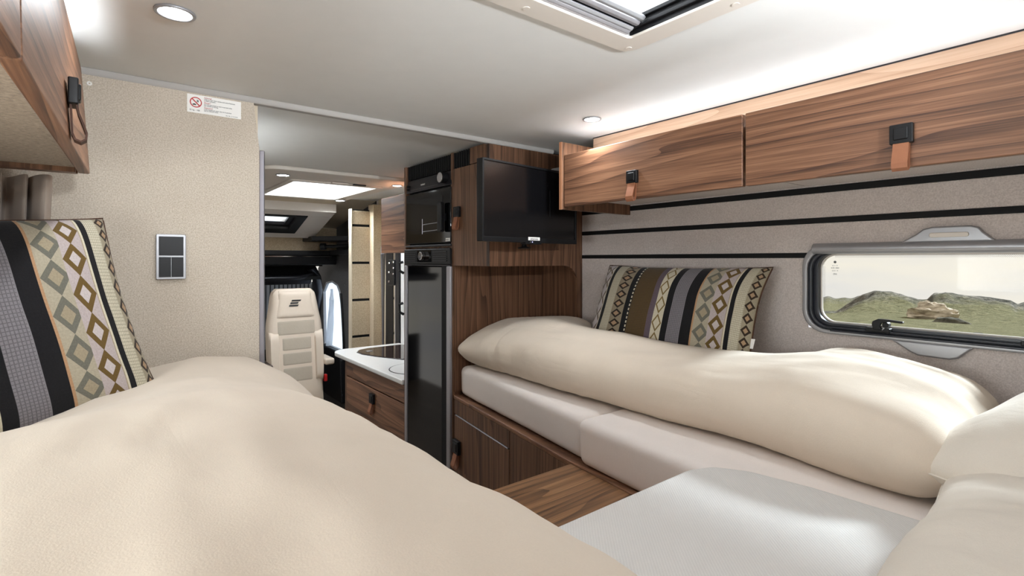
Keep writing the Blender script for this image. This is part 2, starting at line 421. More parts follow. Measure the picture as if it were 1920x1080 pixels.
M['pattern'] = fabric_pattern()

def translucent(name, col, k=0.7):
    t = NT(name); tl = t.node('ShaderNodeBsdfTranslucent'); tl.inputs[0].default_value = col; mx = t.node('ShaderNodeMixShader'); mx.inputs[0].default_value = k
    t.b.inputs['Base Color'].default_value = col; t.b.inputs['Roughness'].default_value = 0.8
    t.l.new(t.b.outputs[0], mx.inputs[1]); t.l.new(tl.outputs[0], mx.inputs[2]); t.l.new(mx.outputs[0], t.out.inputs[0]); return t.m
M['blind_white'] = translucent('blind_fabric', srgb(235, 238, 242)); M['blind_grey'] = translucent('blind_backing', srgb(110, 112, 116))

# ------------------------------------------------------------------ text meshes
def text(name, s_, size, mat, parent, wloc, M3, align='LEFT'):
    cu = bpy.data.curves.new(name, 'FONT'); cu.body = s_; cu.size = size; cu.extrude = 0.0003; cu.align_x = align
    to = bpy.data.objects.new(name + '_tmp', cu); C.objects.link(to)
    dg = bpy.context.evaluated_depsgraph_get(); dg.update()
    me = bpy.data.meshes.new_from_object(to.evaluated_get(dg)); bpy.data.objects.remove(to); bpy.data.curves.remove(cu)
    me.transform(M3); me.materials.clear(); me.materials.append(mat); me.name = name
    o = bpy.data.objects.new(name, me); C.objects.link(o); put(o, wloc, parent); return o
FACE_REAR = Matrix(((1, 0, 0, 0), (0, 0, -1, 0), (0, 1, 0, 0), (0, 0, 0, 1)))       # text read when looking along +Y
FACE_LEFT = Matrix(((0, 0, -1, 0), (-1, 0, 0, 0), (0, 1, 0, 0), (0, 0, 0, 1)))      # text read when looking along +X

# ================================================================== THE SHELL
XL, XR, YB, YF, ZF = -0.62, 1.94, -0.32, 6.6, -1.62
fl = struct(MB().box(XL - .03, YB - .03, Z(ZF) - .04, XR + .06, YF, Z(ZF)).build('floor', M['floor']), 'brown floor between the beds and the cab')

# ceiling with two cut-outs for the roof windows
def slab_with_holes(x0, x1, y0, y1, z0, z1, holes):
    m = MB(); ys = sorted({y0, y1, *[h[2] for h in holes], *[h[3] for h in holes]})
    for a, b in zip(ys, ys[1:]):
        cuts = sorted((h[0], h[1]) for h in holes if h[2] < b - 1e-6 and h[3] > a + 1e-6)
        x = x0
        for c0, c1 in cuts:
            m.box(x, a, z0, c0, b, z1); x = c1
        m.box(x, a, z0, x1, b, z1)
    return m
SKY1 = (0.395, 1.005, 0.22, 0.82); SKY2 = (0.94, 1.51, 3.53, 4.42)
ce = slab_with_holes(XL - .03, XR + .06, YB - .03, 4.58, Z(CEIL), Z(CEIL) + .03, [SKY1, SKY2]).build('ceiling', M['ceiling'])
struct(ce, 'pale grey ceiling over the beds and kitchen')

# right wall: outer skin, felt boards and black strips
wr = sempty('wall_right', (XR, 1.0, Z(ZF)), 'grey felt side wall with black horizontal strips')
sk = MB()
WY0, WY1, WZ0, WZ1 = -0.155, 0.79, -0.238, 0.030        # window hole
DY0, DY1 = 3.00, 3.94                                     # entrance door
sk.box(XR + .012, YB, Z(ZF), XR + .05, WY0, Z(CEIL)); sk.box(XR + .012, WY1, Z(ZF), XR + .05, 4.60, Z(CEIL))
sk.box(XR + .012, WY0, Z(ZF), XR + .05, WY1, Z(WZ0)); sk.box(XR + .012, WY0, Z(WZ1), XR + .05, WY1, Z(CEIL))
sk.build('outer_skin', M['felt_grey'], wr)
S1, S2, S3 = (0.232, 0.254), (0.127, 0.146), (0.006, 0.024)
m = MB(); m.box(XR, YB, Z(S1[1]), XR + .012, 2.2, Z(CEIL)); m.build('felt_board', M['felt_grey'], wr, 0.002)
m = MB(); m.box(XR, YB, Z(S2[1]), XR + .012, 2.2, Z(S1[0])); m.build('felt_board', M['felt_grey'], wr, 0.002)
m = MB(); m.prism([(2.2, Z(S3[1])), (2.2, Z(S2[0])), (YB, Z(S2[0])), (YB, Z(WZ1)), (WY1, Z(WZ1)), (WY1, Z(S3[1]))], 'x', XR, XR + .012); m.build('felt_board', M['felt_grey'], wr, 0.002)
m = MB(); m.box(XR, WY1, Z(-1.0), XR + .012, 2.2, Z(S3[0])); m.box(XR, WY0, Z(-1.0), XR + .012, WY1, Z(WZ0)); m.box(XR, YB, Z(-1.0), XR + .012, WY0, Z(S3[0])); m.build('felt_board', M['felt_grey'], wr)
for (a, b), y0 in ((S1, YB), (S2, YB), (S3, WY1)):
    MB().box(XR - .003, y0, Z(a), XR + .008, 2.2, Z(b)).build('black_strip', M['black_matt'], wr, 0.002)
MB().box(XR, 2.2, Z(ZF), XR + .012, 4.5, Z(CEIL)).build('kitchen_lining', M['cream_wall'], wr)
MB().box(XR + .0125, 1.5, Z(ZF), XR + .015, 1.6, Z(ZF) + .02).build('fixing', M['black_matt'], wr)

# left and rear wall
LW0, LW1 = 0.05, 0.95
m = MB()
m.box(XL - .04, YB, Z(ZF), XL, LW0, Z(CEIL)); m.box(XL - .04, LW1, Z(ZF), XL, 4.6, Z(CEIL))
m.box(XL - .04, LW0, Z(ZF), XL, LW1, Z(-.24)); m.box(XL - .04, LW0, Z(.05), XL, LW1, Z(CEIL))
struct(m.build('wall_left', M['felt_beige']), 'beige felt side wall behind the patterned cushion')
struct(MB().box(XL, YB - .03, Z(ZF), XR + .05, YB, Z(CEIL)).build('wall_rear', M['felt_grey']), 'felt rear wall at the head of the beds')

# partition beside the aisle
PX = 0.395
m = MB()
m.prism([(XL, Z(ZF)), (PX, Z(ZF)), (PX, Z(.36)), (PX - .006, Z(.42)), (PX - .016, Z(.50)), (PX - .020, Z(CEIL)), (XL, Z(CEIL))], 'y', 1.9, 1.93)
wp = m.build('wall_partition', M['felt_beige']); struct(wp, 'beige felt partition with the light switch')
m = MB().box(PX - .04, 1.93, Z(ZF), PX, 3.0, Z(CEIL)); struct(m.build('wall_bathroom', M['cream_wall']), 'cream bathroom wall along the aisle')
m = MB(); m.prism([(PX - .001, 1.897), (PX + .012, 1.893), (PX + .017, 1.905), (PX + .014, 1.945), (PX - .001, 1.945)], 'z', Z(ZF), Z(.37))
struct(m.build('trim_1', M['edge_alu'], None, 0.002), 'aluminium edge profile on the felt partition')
m = MB(); m.prism([(1.895, Z(CEIL)), (1.895, Z(CEIL) - .012), (1.90, Z(CEIL) - .02), (1.925, Z(CEIL) - .02), (1.932, Z(CEIL) - .006), (1.932, Z(CEIL))], 'x', XL, 1.74)
struct(m.build('trim_2', M['rail'], None, 0.0015), 'silver rail across the ceiling above the partition')

# ------------------------------------------------------------------ window in the right wall
w1 = sempty('window_1', (XR, 0.32, Z(WZ0)), 'side window with rounded silver frame beside the right bed')
FY0, FY1, FZ0, FZ1 = -0.17, 0.806, -0.252, 0.054
m = MB(); m.ring(rrect(FY0, Z(FZ0), FY1, Z(FZ1), .075), rrect(FY0 + .016, Z(FZ0) + .013, FY1 - .016, Z(FZ1) - .02, .065), 'x', XR - .012, XR + .012)
m.build('frame', M['silver'], w1, 0.004)
m = MB(); m.ring(rrect(FY0 + .016, Z(FZ0) + .013, FY1 - .016, Z(FZ1) - .02, .065), rrect(FY0 + .030, Z(FZ0) + .024, FY1 - .030, Z(FZ1) - .03, .055), 'x', XR - .005, XR + .03)
m.build('inner_seal', M['rubber'], w1, 0.004)
m = MB(); m.ring(rrect(FY0 + .029, Z(FZ0) + .023, FY1 - .029, Z(FZ1) - .029, .056), rrect(FY0 + .044, Z(FZ0) + .034, FY1 - .044, Z(FZ1) - .034, .048), 'x', XR + .008, XR + .042)
m.build('outer_seal', M['rubber'], w1, 0.004)
m = MB(); m.ring(rrect(FY0 + .0445, Z(FZ0) + .0345, FY1 - .0445, Z(FZ1) - .0345, .048), rrect(FY0 + .049, Z(FZ0) + .039, FY1 - .049, Z(FZ1) - .039, .044), 'x', XR + .030, XR + .040)
m.build('bead', M['cream'], w1)
MB().prism(rrect(FY0 + .035, Z(FZ0) + .026, FY1 - .035, Z(FZ1) - .03, .055), 'x', XR + .036, XR + .040).build('pane', M['glass'], w1)
# dotted print round the edge of the pane
dm = MB()
def dot(y, z, r=0.0010):
    b = len(dm.v); dm.v += [Vector((XR + .0355, y + r, z)), Vector((XR + .0355, y, z + r)), Vector((XR + .0355, y - r, z)), Vector((XR + .0355, y, z - r))]; dm.f.append((b, b + 1, b + 2, b + 3))
y = FY0 + .07
while y < FY1 - .09:
    for k in range(4):
        dot(y + (.0021 if k % 2 else 0), Z(FZ1) - .040 - k * .0021, .0011 - k * .00012)
    y += .0042
z = Z(FZ0) + .10
while z < Z(FZ1) - .08:
    for k in range(4): dot(FY1 - .051 - k * .0021, z + (.0021 if k % 2 else 0), .0010 - k * .00012)
    z += .0042
o = dm.build('dotted_edge_print', M['ink_grey'], w1); o['kind'] = 'stuff'
# printed approval marks in the top corner
ap = MB().lathe([(0.0, 0), (.0045, 0), (.0045, .0005), (0.0, .0005)], (XR + .0352, FY1 - .088, Z(FZ1) - .062), 'x', 14); ap.build('printed_mark', M['ink_grey'], w1)
for k, (dy, dz, s_, sz) in enumerate([(0, -.076, 'AS 3  E1', .0055), (0, -.085, '43R-000', .0075), (.0, -.094, 'DOT  M', .0055), (0, -.107, 'PM', .009)]):
    text('printed_marks', s_, sz, M['ink_grey'], w1, (XR + .0352, FY1 - .088, Z(FZ1) + dz), FACE_LEFT, 'CENTER')
# blind cassette along the top with its grip, and the grip at the bottom
m = MB(); prof = [(XR - .012, .020), (XR - .021, .026), (XR - .025, .036), (XR - .022, .047), (XR - .012, .055), (XR, .057), (XR, .020)]
m.prism([(p[0], Z(p[1])) for p in prof], 'y', FY0 + .03, FY1 - .035); m.build('blind_cassette', M['silver'], w1, 0.002)
m = MB(); m.prism([(.52, Z(.052)), (.478, Z(.078)), (.462, Z(.092)), (.44, Z(.098)), (.352, Z(.098)), (.335, Z(.092)), (.325, Z(.078)), (.298, Z(.052))], 'x', XR - .016, XR)
gr = m.build('upper_grip', M['silver'], w1, 0.005, seg=3)
MB().prism(rrect(.356, Z(.066), .446, Z(.080), .006), 'x', XR - .021, XR - .014).build('grip_inset', M['cream'], gr, 0.002)
m = MB(); m.prism([(.545, Z(-.250)), (.495, Z(-.282)), (.475, Z(-.291)), (.40, Z(-.293)), (.38, Z(-.286)), (.345, Z(-.250))], 'x', XR - .014, XR); m.build('lower_grip', M['silver'], w1, 0.006, seg=3)
MB().box(XR - .016, FY0 + .05, Z(-.243), XR - .006, FY1 - .09, Z(-.2365)).build('sill_rail', M['rubber'], w1, 0.002)
MB().box(XR - .010, FY0 + .05, Z(-.2335), XR + .0, FY1 - .09, Z(-.228)).build('sill_rail', M['rubber'], w1, 0.002)
def win_latch(y):
    lt = MB(); lt.box(XR - .018, y - .030, Z(-.232), XR + .010, y + .036, Z(-.217)); base = lt.build('window_latch', M['black'], w1, 0.003)
    m = MB(); pts = [(y + .012, -.222), (y + .016, -.205), (y + .014, -.196), (y - .002, -.187), (y - .03, -.1875), (y - .066, -.1905), (y - .068, -.194), (y - .064, -.197), (y - .028, -.195), (y - .010, -.200), (y - .006, -.210), (y - .012, -.222)]
    m.prism([(a, Z(b)) for a, b in pts], 'x', XR - .026, XR - .013); m.build('lever', M['black'], base, 0.002)
    m = MB(); m.tube([(XR - .015, y - .018, Z(-.206)), (XR + .008, y - .018, Z(-.206))], .0095, 12); m.build('latch_barrel', M['black'], base, 0.001)
    MB().prism([(y - .008, Z(-.222)), (y - .016, Z(-.214)), (y - .018, Z(-.216)), (y - .011, Z(-.223))], 'x', XR - .020, XR - .014).build('catch', M['silver'], base)
win_latch(.575); win_latch(.215)

# left window (its curtain shows beside the partition)
w2 = sempty('window_2', (XL, .5, Z(-.24)), 'side window behind the taupe curtain')
MB().ring(rrect(LW0 - .02, Z(-.26), LW1 + .02, Z(.07), .06), rrect(LW0 + .02, Z(-.22), LW1 - .02, Z(.03), .05), 'x', XL - .03, XL + .012).build('frame', M['silver'], w2, 0.003)
MB().box(XL - .032, LW0 + .01, Z(-.23), XL - .028, LW1 - .01, Z(.04)).build('pane', M['glass'], w2)

# ------------------------------------------------------------------ roof window over the beds
w3 = sempty('window_3', (.70, .52, Z(CEIL)), 'roof window with cream frame and silver blind bars')
x0, x1, y0, y1 = SKY1
m = MB(); m.ring(rrect(x0 - .065, y0 - .065, x1 + .064, y1 + .062, .035), rrect(x0 + .001, y0 + .001, x1 - .001, y1 - .001, .012), 'z', Z(CEIL) - .005, Z(CEIL) + .002)
m.build('frame', M['cream'], w3, 0.002)
sw = MB(); zt = Z(CEIL) + .05
sw.box(x0 - .02, y0 - .02, Z(CEIL) + .0302, x1 + .02, y0, zt); sw.box(x0 - .02, y1, Z(CEIL) + .0302, x1 + .02, y1 + .02, zt)
sw.box(x0 - .02, y0, Z(CEIL) + .0302, x0, y1, zt); sw.build('shaft', M['white'], w3)
MB().box(x1 - .001, y0, Z(CEIL) + .002, x1 + .02, y1, zt).build('side_channel', M['black'], w3)
MB().box(x1 - .010, y0 + .002, Z(CEIL) + .012, x1, y1 - .002, Z(CEIL) + .022).build('side_rail', M['black'], w3, 0.002)
MB().box(x1 - .010, y0 + .002, Z(CEIL) + .032, x1, y1 - .002, Z(CEIL) + .042).build('side_rail', M['black'], w3, 0.002)
def bar(y, z, mat, h, d):
    m = MB(); m.prism([(y, z), (y - d, z), (y - d - .006, z + h * .4), (y - d, z + h), (y, z + h)], 'x', x0 + .003, x1 - .014); return m.build('blind_bar', mat, w3, 0.0015)
bar(y1 - .001, Z(CEIL) + .001, M['alu'], .013, .008)
bar(y1 - .012, Z(CEIL) + .006, M['silver'], .013, .007)
MB().box(x0 + .003, y1 - .034, Z(CEIL) + .019, x1 - .014, y1 - .001, Z(CEIL) + .024).build('blind_fabric', M['rubber'], w3)
bar(y1 - .030, Z(CEIL) + .012, M['alu'], .013, .009)
bar(y1 - .046, Z(CEIL) + .018, M['silver'], .014, .008)
MB().box(x0, y0, zt - .0062, x1, y1, zt - .006).build('pane', M['acrylic'], w3)
for xx, yy in ((x1 + .040, y1 + .036), (x1 + .040, y1 - .25), (x1 - .30, y1 + .036)):
    MB().lathe([(.0, -.0060), (.008, -.0060), (.008, -.004)], (xx, yy, Z(CEIL)), 'z', 16).build('screw_cap', M['cream'], w3)

# roof window over the kitchen, in a lowered cream panel
w4 = sempty('window_4', (1.2, 3.9, Z(CEIL)), 'kitchen roof window in a lowered cream panel')
x0, x1, y0, y1 = SKY2
PB = CEIL - .024
m = MB(); m.ring(rrect(.69, 3.17, 1.635, 4.56, .09), rrect(x0 + .001, y0 + .001, x1 - .001, y1 - .001, .09 * .2), 'z', Z(PB), Z(CEIL)); m.build('panel', M['cream'], w4, 0.006)
m = MB(); m.ring(rrect(x0 - .035, y0 - .04, x1 + .035, y1 + .04, .02), rrect(x0 + .002, y0 + .002, x1 - .002, y1 - .002, .015), 'z', Z(PB) - .010, Z(PB)); m.build('inner_frame', M['cream'], w4, 0.003)
sw = MB(); zt = Z(CEIL) + .13
sw.box(x0 - .02, y0 - .02, Z(CEIL) + .0302, x1 + .02, y0, zt); sw.box(x0 - .02, y1, Z(CEIL) + .0302, x1 + .02, y1 + .02, zt)
sw.box(x0 - .02, y0, Z(CEIL) + .0302, x0, y1, zt); sw.box(x1, y0, Z(CEIL) + .0302, x1 + .02, y1, zt); sw.build('shaft', M['white'], w4)
MB().box(x0, y0, zt - .0062, x1, y1, zt - .006).build('pane', M['acrylic'], w4)
MB().box(1.16, 3.445, Z(PB) - .014, 1.27, 3.475, Z(PB) - .002).build('blind_grip', M['cream'], w4, 0.003)
MB().box(1.31, 3.455, Z(PB) - .012, 1.40, 3.475, Z(PB) - .002).build('blind_grip', M['grey_dark'], w4, 0.003)

# ------------------------------------------------------------------ ceiling over the cab
cb = sempty('ceiling_cab', (1.0, 5.0, Z(.2)), 'sloping cream ceiling between kitchen and cab')
def slope_part(x0, x1, y0, y1):
    zs = lambda y: CEIL - .004 - (y - 4.57) * (CEIL - .304) / 1.33
    MB().hexa([(x0, y0, Z(zs(y0))), (x1, y0, Z(zs(y0))), (x1, y1, Z(zs(y1))), (x0, y1, Z(zs(y1))), (x0, y0, Z(zs(y0) + .03)), (x1, y0, Z(zs(y0) + .03)), (x1, y1, Z(zs(y1) + .03)), (x0, y1, Z(zs(y1) + .03))]).build('slope', M['cream_wall'], cb)
slope_part(XL, XR, 4.57, 4.86); slope_part(XL, .69, 4.86, 5.34); slope_part(1.43, XR, 4.86, 5.34); slope_part(XL, XR, 5.34, 5.9)
# hatch housing: sloping underside with a framed opening
def quadpt(u, v, dz=0.0):
    """point on the sloping underside: u across (X), v 0..1 from the kitchen edge to the windscreen edge"""
    return Vector((u, 4.76 + .68 * v, Z(.435 - .215 * v) + dz))
HX0, HX1 = 0.55, 1.636
OX0, OX1, OV0, OV1 = 0.70, 1.42, .16, .80
hm = MB()
def slabq(m, a, b, v0, v1, t0, t1):
    p = [quadpt(a, v0, t0), quadpt(b, v0, t0), quadpt(b, v1, t0), quadpt(a, v1, t0), quadpt(a, v0, t1), quadpt(b, v0, t1), quadpt(b, v1, t1), quadpt(a, v1, t1)]
    return m.hexa(p)
slabq(hm, HX0, HX1, 0, OV0, 0, .035); slabq(hm, HX0, HX1, OV1, 1, 0, .035); slabq(hm, HX0, OX0, OV0, OV1, 0, .035); slabq(hm, OX1, HX1, OV0, OV1, 0, .035)
hm.build('hatch_housing', M['cream'], cb, 0.004)
MB().hexa([(HX0, 4.75, Z(.435)), (HX1, 4.75, Z(.435)), (HX1, 4.77, Z(.435)), (HX0, 4.77, Z(.435)), (HX0, 4.75, Z(.52)), (HX1, 4.75, Z(.52)), (HX1, 4.77, Z(.52)), (HX0, 4.77, Z(.52))]).build('hatch_edge', M['cream'], cb)
fm = MB(); slabq(fm, OX0, OX1, OV0, OV0 + .05, -.008, .05); slabq(fm, OX0, OX1, OV1 - .16, OV1, -.008, .06); slabq(fm, OX0, OX0 + .05, OV0, OV1, -.008, .05); slabq(fm, OX1 - .09, OX1, OV0, OV1, -.008, .05)
fm.build('hatch_frame', M['black'], cb, 0.006)
fm = MB(); slabq(fm, OX0 + .05, OX1 - .09, OV1 - .23, OV1 - .15, .02, .05); slabq(fm, OX1 - .14, OX1 - .08, OV0 + .05, OV1 - .15, .02, .05); fm.build('hatch_frame', M['grey_dark'], cb, 0.006)
pm = MB(); slabq(pm, OX0, OX1, OV0, OV1, .075, .08); pm.build('hatch_pane', M['acrylic'], cb)
# shelf edge and wall band above the windscreen
MB().box(XL, 5.62, Z(.05), XR, 5.66, Z(.34)).build('front_lining', M['felt_tan'], cb)
MB().hexa([(1.58, 5.30, Z(.19)), (1.93, 4.95, Z(.19)), (1.93, 5.62, Z(.19)), (1.58, 5.62, Z(.19)), (1.58, 5.28, Z(.235)), (1.93, 4.93, Z(.235)), (1.93, 5.62, Z(.235)), (1.58, 5.62, Z(.235))]).build('corner_shelf', M['black'], cb, 0.006)

# ------------------------------------------------------------------ cab
wf = sempty('wall_front', (1.0, 5.8, Z(ZF)), 'dark windscreen surround of the cab')
MB().box(XL, 5.54, Z(.045), XR, 5.70, Z(.095)).build('header_rail', M['black'], wf, 0.006)
MB().box(XL, 5.535, Z(.030), 1.86, 5.56, Z(.038)).build('chrome_line', M['chrome'], wf)
MB().hexa([(XL, 5.56, Z(-.055)), (1.92, 5.56, Z(-.055)), (1.92, 5.70, Z(-.055)), (XL, 5.70, Z(-.055)), (XL, 5.545, Z(.045)), (1.92, 5.545, Z(.045)), (1.92, 5.7, Z(.045)), (XL, 5.7, Z(.045))]).build('header_panel', M['black'], wf, 0.01)
# open storage trough above the windscreen
m = MB(); m.box(XL, 5.98, Z(-.18), 1.75, 6.0, Z(-.055)); m.box(XL, 5.66, Z(-.07), 1.80, 6.0, Z(-.055)); m.box(XL, 5.74, Z(-.215), 1.80, 6.0, Z(-.18)); m.build('storage_trough', M['black_matt'], wf)
m = MB(); m.tube([(XL, 5.76, Z(-.195)), (1.55, 5.76, Z(-.195)), (1.66, 5.77, Z(-.185)), (1.74, 5.80, Z(-.15)), (1.76, 5.82, Z(-.10))], [.03, .03, .032, .03, .025], 12); m.build('trough_lip', M['grey_dark'], wf, smooth=True)
MB().hexa([(XL, 5.80, Z(-.265)), (1.72, 5.80, Z(-.265)), (1.72, 6.2, Z(-.265)), (XL, 6.2, Z(-.265)), (XL, 5.76, Z(-.215)), (1.72, 5.76, Z(-.215)), (1.72, 6.2, Z(-.215)), (XL, 6.2, Z(-.215))]).build('visor', M['grey_dark'], wf, 0.006)
MB().box(XL, 6.28, Z(ZF), XR + .03, 6.34, Z(-1.0)).build('dashboard', M['black_matt'], wf)
MB().box(XL, 6.30, Z(-1.0), XR + .03, 6.304, Z(-.2)).build('windscreen', M['glass'], wf)
# A-pillar and side
m = MB(); m.tube([(1.72, 5.80, Z(-.08)), (1.80, 5.86, Z(-.20)), (1.86, 6.0, Z(-.34)), (1.88, 6.12, Z(-.6)), (1.88, 6.2, Z(-1.0))], [.05, .05, .05, .045, .04], 12); m.build('pillar', M['grey_dark'], wf, smooth=True)
# pleated windscreen blind: one pleat after another
bl = thing('windscreen_blind', 'grey and white pleated blind drawn across the windscreen', 'blind', (1.2, 6.2, Z(-1.0)))
xp = .30; k = 0
pleat = None
while xp < 1.86:
    if pleat is None:
        m = MB(); m.hexa([(xp, 6.20, Z(-1.0)), (xp + .017, 6.185, Z(-1.0)), (xp + .032, 6.20, Z(-1.0)), (xp + .017, 6.215, Z(-1.0)), (xp, 6.20, Z(-.262)), (xp + .017, 6.185, Z(-.262)), (xp + .032, 6.20, Z(-.262)), (xp + .017, 6.215, Z(-.262))])
        pleat = m.build('pleat', M['blind_white'], bl); base_x = xp
    else:
        c = pleat.copy(); C.objects.link(c); c.parent = bl; c.location = pleat.location + Vector((xp - base_x, 0, 0))
    xp += .046
MB().box(0.28, 6.222, Z(-1.0), 1.90, 6.223, Z(-.26)).build('backing', M['blind_grey'], bl)

# cab side: door shell with window and its blind
cs = sempty('wall_cab', (XR, 5.4, Z(ZF)), 'dark felt cab side with door window')
win = [(6.02, -.98), (6.06, -.36), (5.93, -.255), (5.75, -.235), (5.58, -.27), (5.50, -.34), (5.42, -.55), (5.385, -.80), (5.385, -.965), (5.5, -.985)]
out = [(6.26, -1.62), (6.26, -.10), (6.0, .06), (5.75, .40), (5.45, .46), (5.10, .52), (4.57, .57), (4.57, -.80), (4.57, -1.62), (5.5, -1.62)]
MB().ring([(a, Z(b)) for a, b in out], [(a, Z(b)) for a, b in win], 'x', XR, XR + .03).build('door_lining', M['felt_dark'], cs)
cin = sum(a for a, b in win) / len(win), sum(b for a, b in win) / len(win)
w_in = [(cin[0] + (a - cin[0]) * .93, cin[1] + (b - cin[1]) * .95) for a, b in win]
MB().ring([(a, Z(b)) for a, b in win], [(a, Z(b)) for a, b in w_in], 'x', XR - .014, XR + .02).build('window_surround', plain('grey_surround', srgb(150, 152, 156), .5), cs, 0.004)
MB().prism([(cin[0] + (a - cin[0]) * 1.03, Z(cin[1] + (b - cin[1]) * 1.02)) for a, b in win], 'x', XR + .016, XR + .022).build('blackout_screen', M['blind_white'], cs)
m = MB(); m.tube([(XR + .012, 5.86, Z(-.97)), (XR + .004, 5.80, Z(-.7)), (XR + .008, 5.78, Z(-.45)), (XR + .012, 5.80, Z(-.33))], [.05, .045, .035, .02], 10); m.build('screen_fold', M['blind_white'], cs, smooth=True)
m = MB(); m.tube([(XR - .01, 5.46, Z(-.36)), (XR - .018, 5.40, Z(-.55)), (XR - .02, 5.365, Z(-.75)), (XR - .015, 5.35, Z(-1.0)), (XR - .012, 5.34, Z(-1.2))], .012, 8); m.build('seal_strip', M['black'], cs, smooth=True)
MB().prism([(5.50, Z(-.97)), (6.2, Z(-.97)), (6.24, Z(-1.5)), (5.30, Z(-1.5)), (5.34, Z(-1.05))], 'x', XR - .06, XR).build('door_card', M['black'], cs, 0.015)
m = MB(); m.lathe([(0, 0), (.007, 0), (.006, -.004), (0, -.005)], (XR, 5.36, Z(-.26)), 'x', 10); m.build('screw', M['chrome'], cs)
MB().hexa([(XR - .10, 4.62, Z(.05)), (XR, 4.62, Z(.05)), (XR, 5.56, Z(.05)), (XR - .10, 5.56, Z(.05)), (XR - .10, 4.62, Z(.10)), (XR, 4.62, Z(.10)), (XR, 5.56, Z(.10)), (XR - .10, 5.56, Z(.10))]).build('cab_ledge', M['black'], cs, 0.008)
hr = thing('hanging_rod', 'black rod with round end under the cab corner shelf', 'rod', (1.75, 5.2, Z(.12)))
m = MB(); m.tube([(1.70, 5.34, Z(.135)), (1.92, 5.16, Z(.145))], .016, 10); m.build('rod', M['black'], hr, smooth=True)
m = MB(); m.tube([(1.685, 5.352, Z(.134)), (1.725, 5.32, Z(.136))], .034, 14); m.build('end_knob', M['black'], hr, 0.004)

# felt bulkhead beside the entrance
we = sempty('wall_entrance', (1.8, 4.5, Z(ZF)), 'tan felt bulkhead with black strips beside the entrance')
zz = [-1.62, -.69, -.362, -.028, .308, .452]
for a, b in zip(zz, zz[1:]):
    MB().box(1.69, 4.50, Z(a + .011), 1.858, 4.53, Z(b - .011)).build('felt_board', M['felt_tan'], we, 0.003)
MB().box(1.692, 4.51, Z(-1.62), 1.857, 4.56, Z(.452)).build('core', M['black_matt'], we)
MB().box(1.858, 4.42, Z(-1.62), XR, 4.54, Z(.50)).build('side_board', M['felt_tan'], we, 0.004)
MB().box(1.682, 4.495, Z(-1.62), 1.692, 4.56, Z(.455)).build('edge_trim', M['cream_wall'], we, 0.002)

# entrance door behind the counter
d1 = sempty('door_1', (XR, 4.1, Z(ZF)), 'entrance door with dark hinge post behind the kitchen counter')
MB().box(XR - .03, 2.80, Z(ZF), XR, 3.98, Z(.46)).build('door_leaf', plain('white_door', srgb(238, 238, 236), .4), d1, 0.01)
MB().box(XR - .034, 4.00, Z(ZF), XR - .002, 4.075, Z(.40)).build('hinge_post', M['grey_dark'], d1, 0.006)
MB().box(XR - .032, 4.078, Z(ZF), XR - .004, 4.115, Z(.40)).build('bright_strip', M['chrome'], d1, 0.006)
MB().box(XR - .034, 4.12, Z(ZF), XR - .002, 4.27, Z(.40)).build('hinge_post', M['black'], d1, 0.006)
m = MB(); m.tube([(XR - .03, 4.33, Z(-1.6)), (XR - .03, 4.33, Z(.05)), (XR - .026, 4.335, Z(.10)), (XR - .01, 4.35, Z(.14)), (XR, 4.38, Z(.155))], .022, 10); m.build('grab_rail', M['alu'], d1, smooth=True)
h = MB().box(XR - .045, 4.07, Z(-.22), XR - .034, 4.19, Z(.0)).build('hinge', M['black'], d1, 0.012)
for (yy, zz_) in ((4.085, -.02), (4.085, -.07), (4.085, -.12), (4.17, -.03), (4.17, -.11), (4.17, -.19)):
    MB().lathe([(0, 0), (.010, 0), (.008, -.005), (0, -.006)], (XR - .046, yy, Z(zz_)), 'x', 10).build('screw', M['chrome'], h)
m = MB(); m.tube([(XR - .04, 3.92, Z(-.02)), (XR - .07, 3.91, Z(-.03)), (XR - .075, 3.90, Z(-.09)), (XR - .04, 3.90, Z(-.11))], .012, 8); m.build('handle', M['black'], d1, smooth=True)
m = MB(); m.tube([(XR - .04, 3.92, Z(-.36)), (XR - .07, 3.91, Z(-.37)), (XR - .075, 3.90, Z(-.43)), (XR - .04, 3.90, Z(-.45))], .012, 8); m.build('handle', M['black'], d1, smooth=True)


# ================================================================== FURNITURE
STRAP = [(.012, -.018), (.015, -.034), (.021, -.052), (.026, -.068), (.025, -.079), (.018, -.0845), (.010, -.081), (.006, -.070), (.005, -.05), (.004, -.02)]
def latch(parent, pos, n, size=.047, scale=1.0, strap_mat='leather', long=1.0):
    """square black push latch with a leather pull; pos = centre of the latch on the face, n = outward normal in plan"""
    n = Vector((n[0], n[1], 0)).normalized(); t = Vector((0, 0, 1)).cross(n)
    M4 = Matrix(((n.x, t.x, 0, pos[0]), (n.y, t.y, 0, pos[1]), (0, 0, 1, pos[2]), (0, 0, 0, 1)))
    h = size / 2 * scale
    m = MB(M4); m.box(0, -h, -h, .015 * scale, h, h); m.box(.013 * scale, -h * .62, -h * .62, .0185 * scale, h * .62, h * .62)
    lo = m.build('latch', M['black'], parent, 0.0025)
    m = MB(M4); m.ribbon([(a * scale, (b * long - .004) * scale) for a, b in STRAP], .032 * scale, .0032); m.build('strap', M[strap_mat], parent, smooth=False)
    return lo

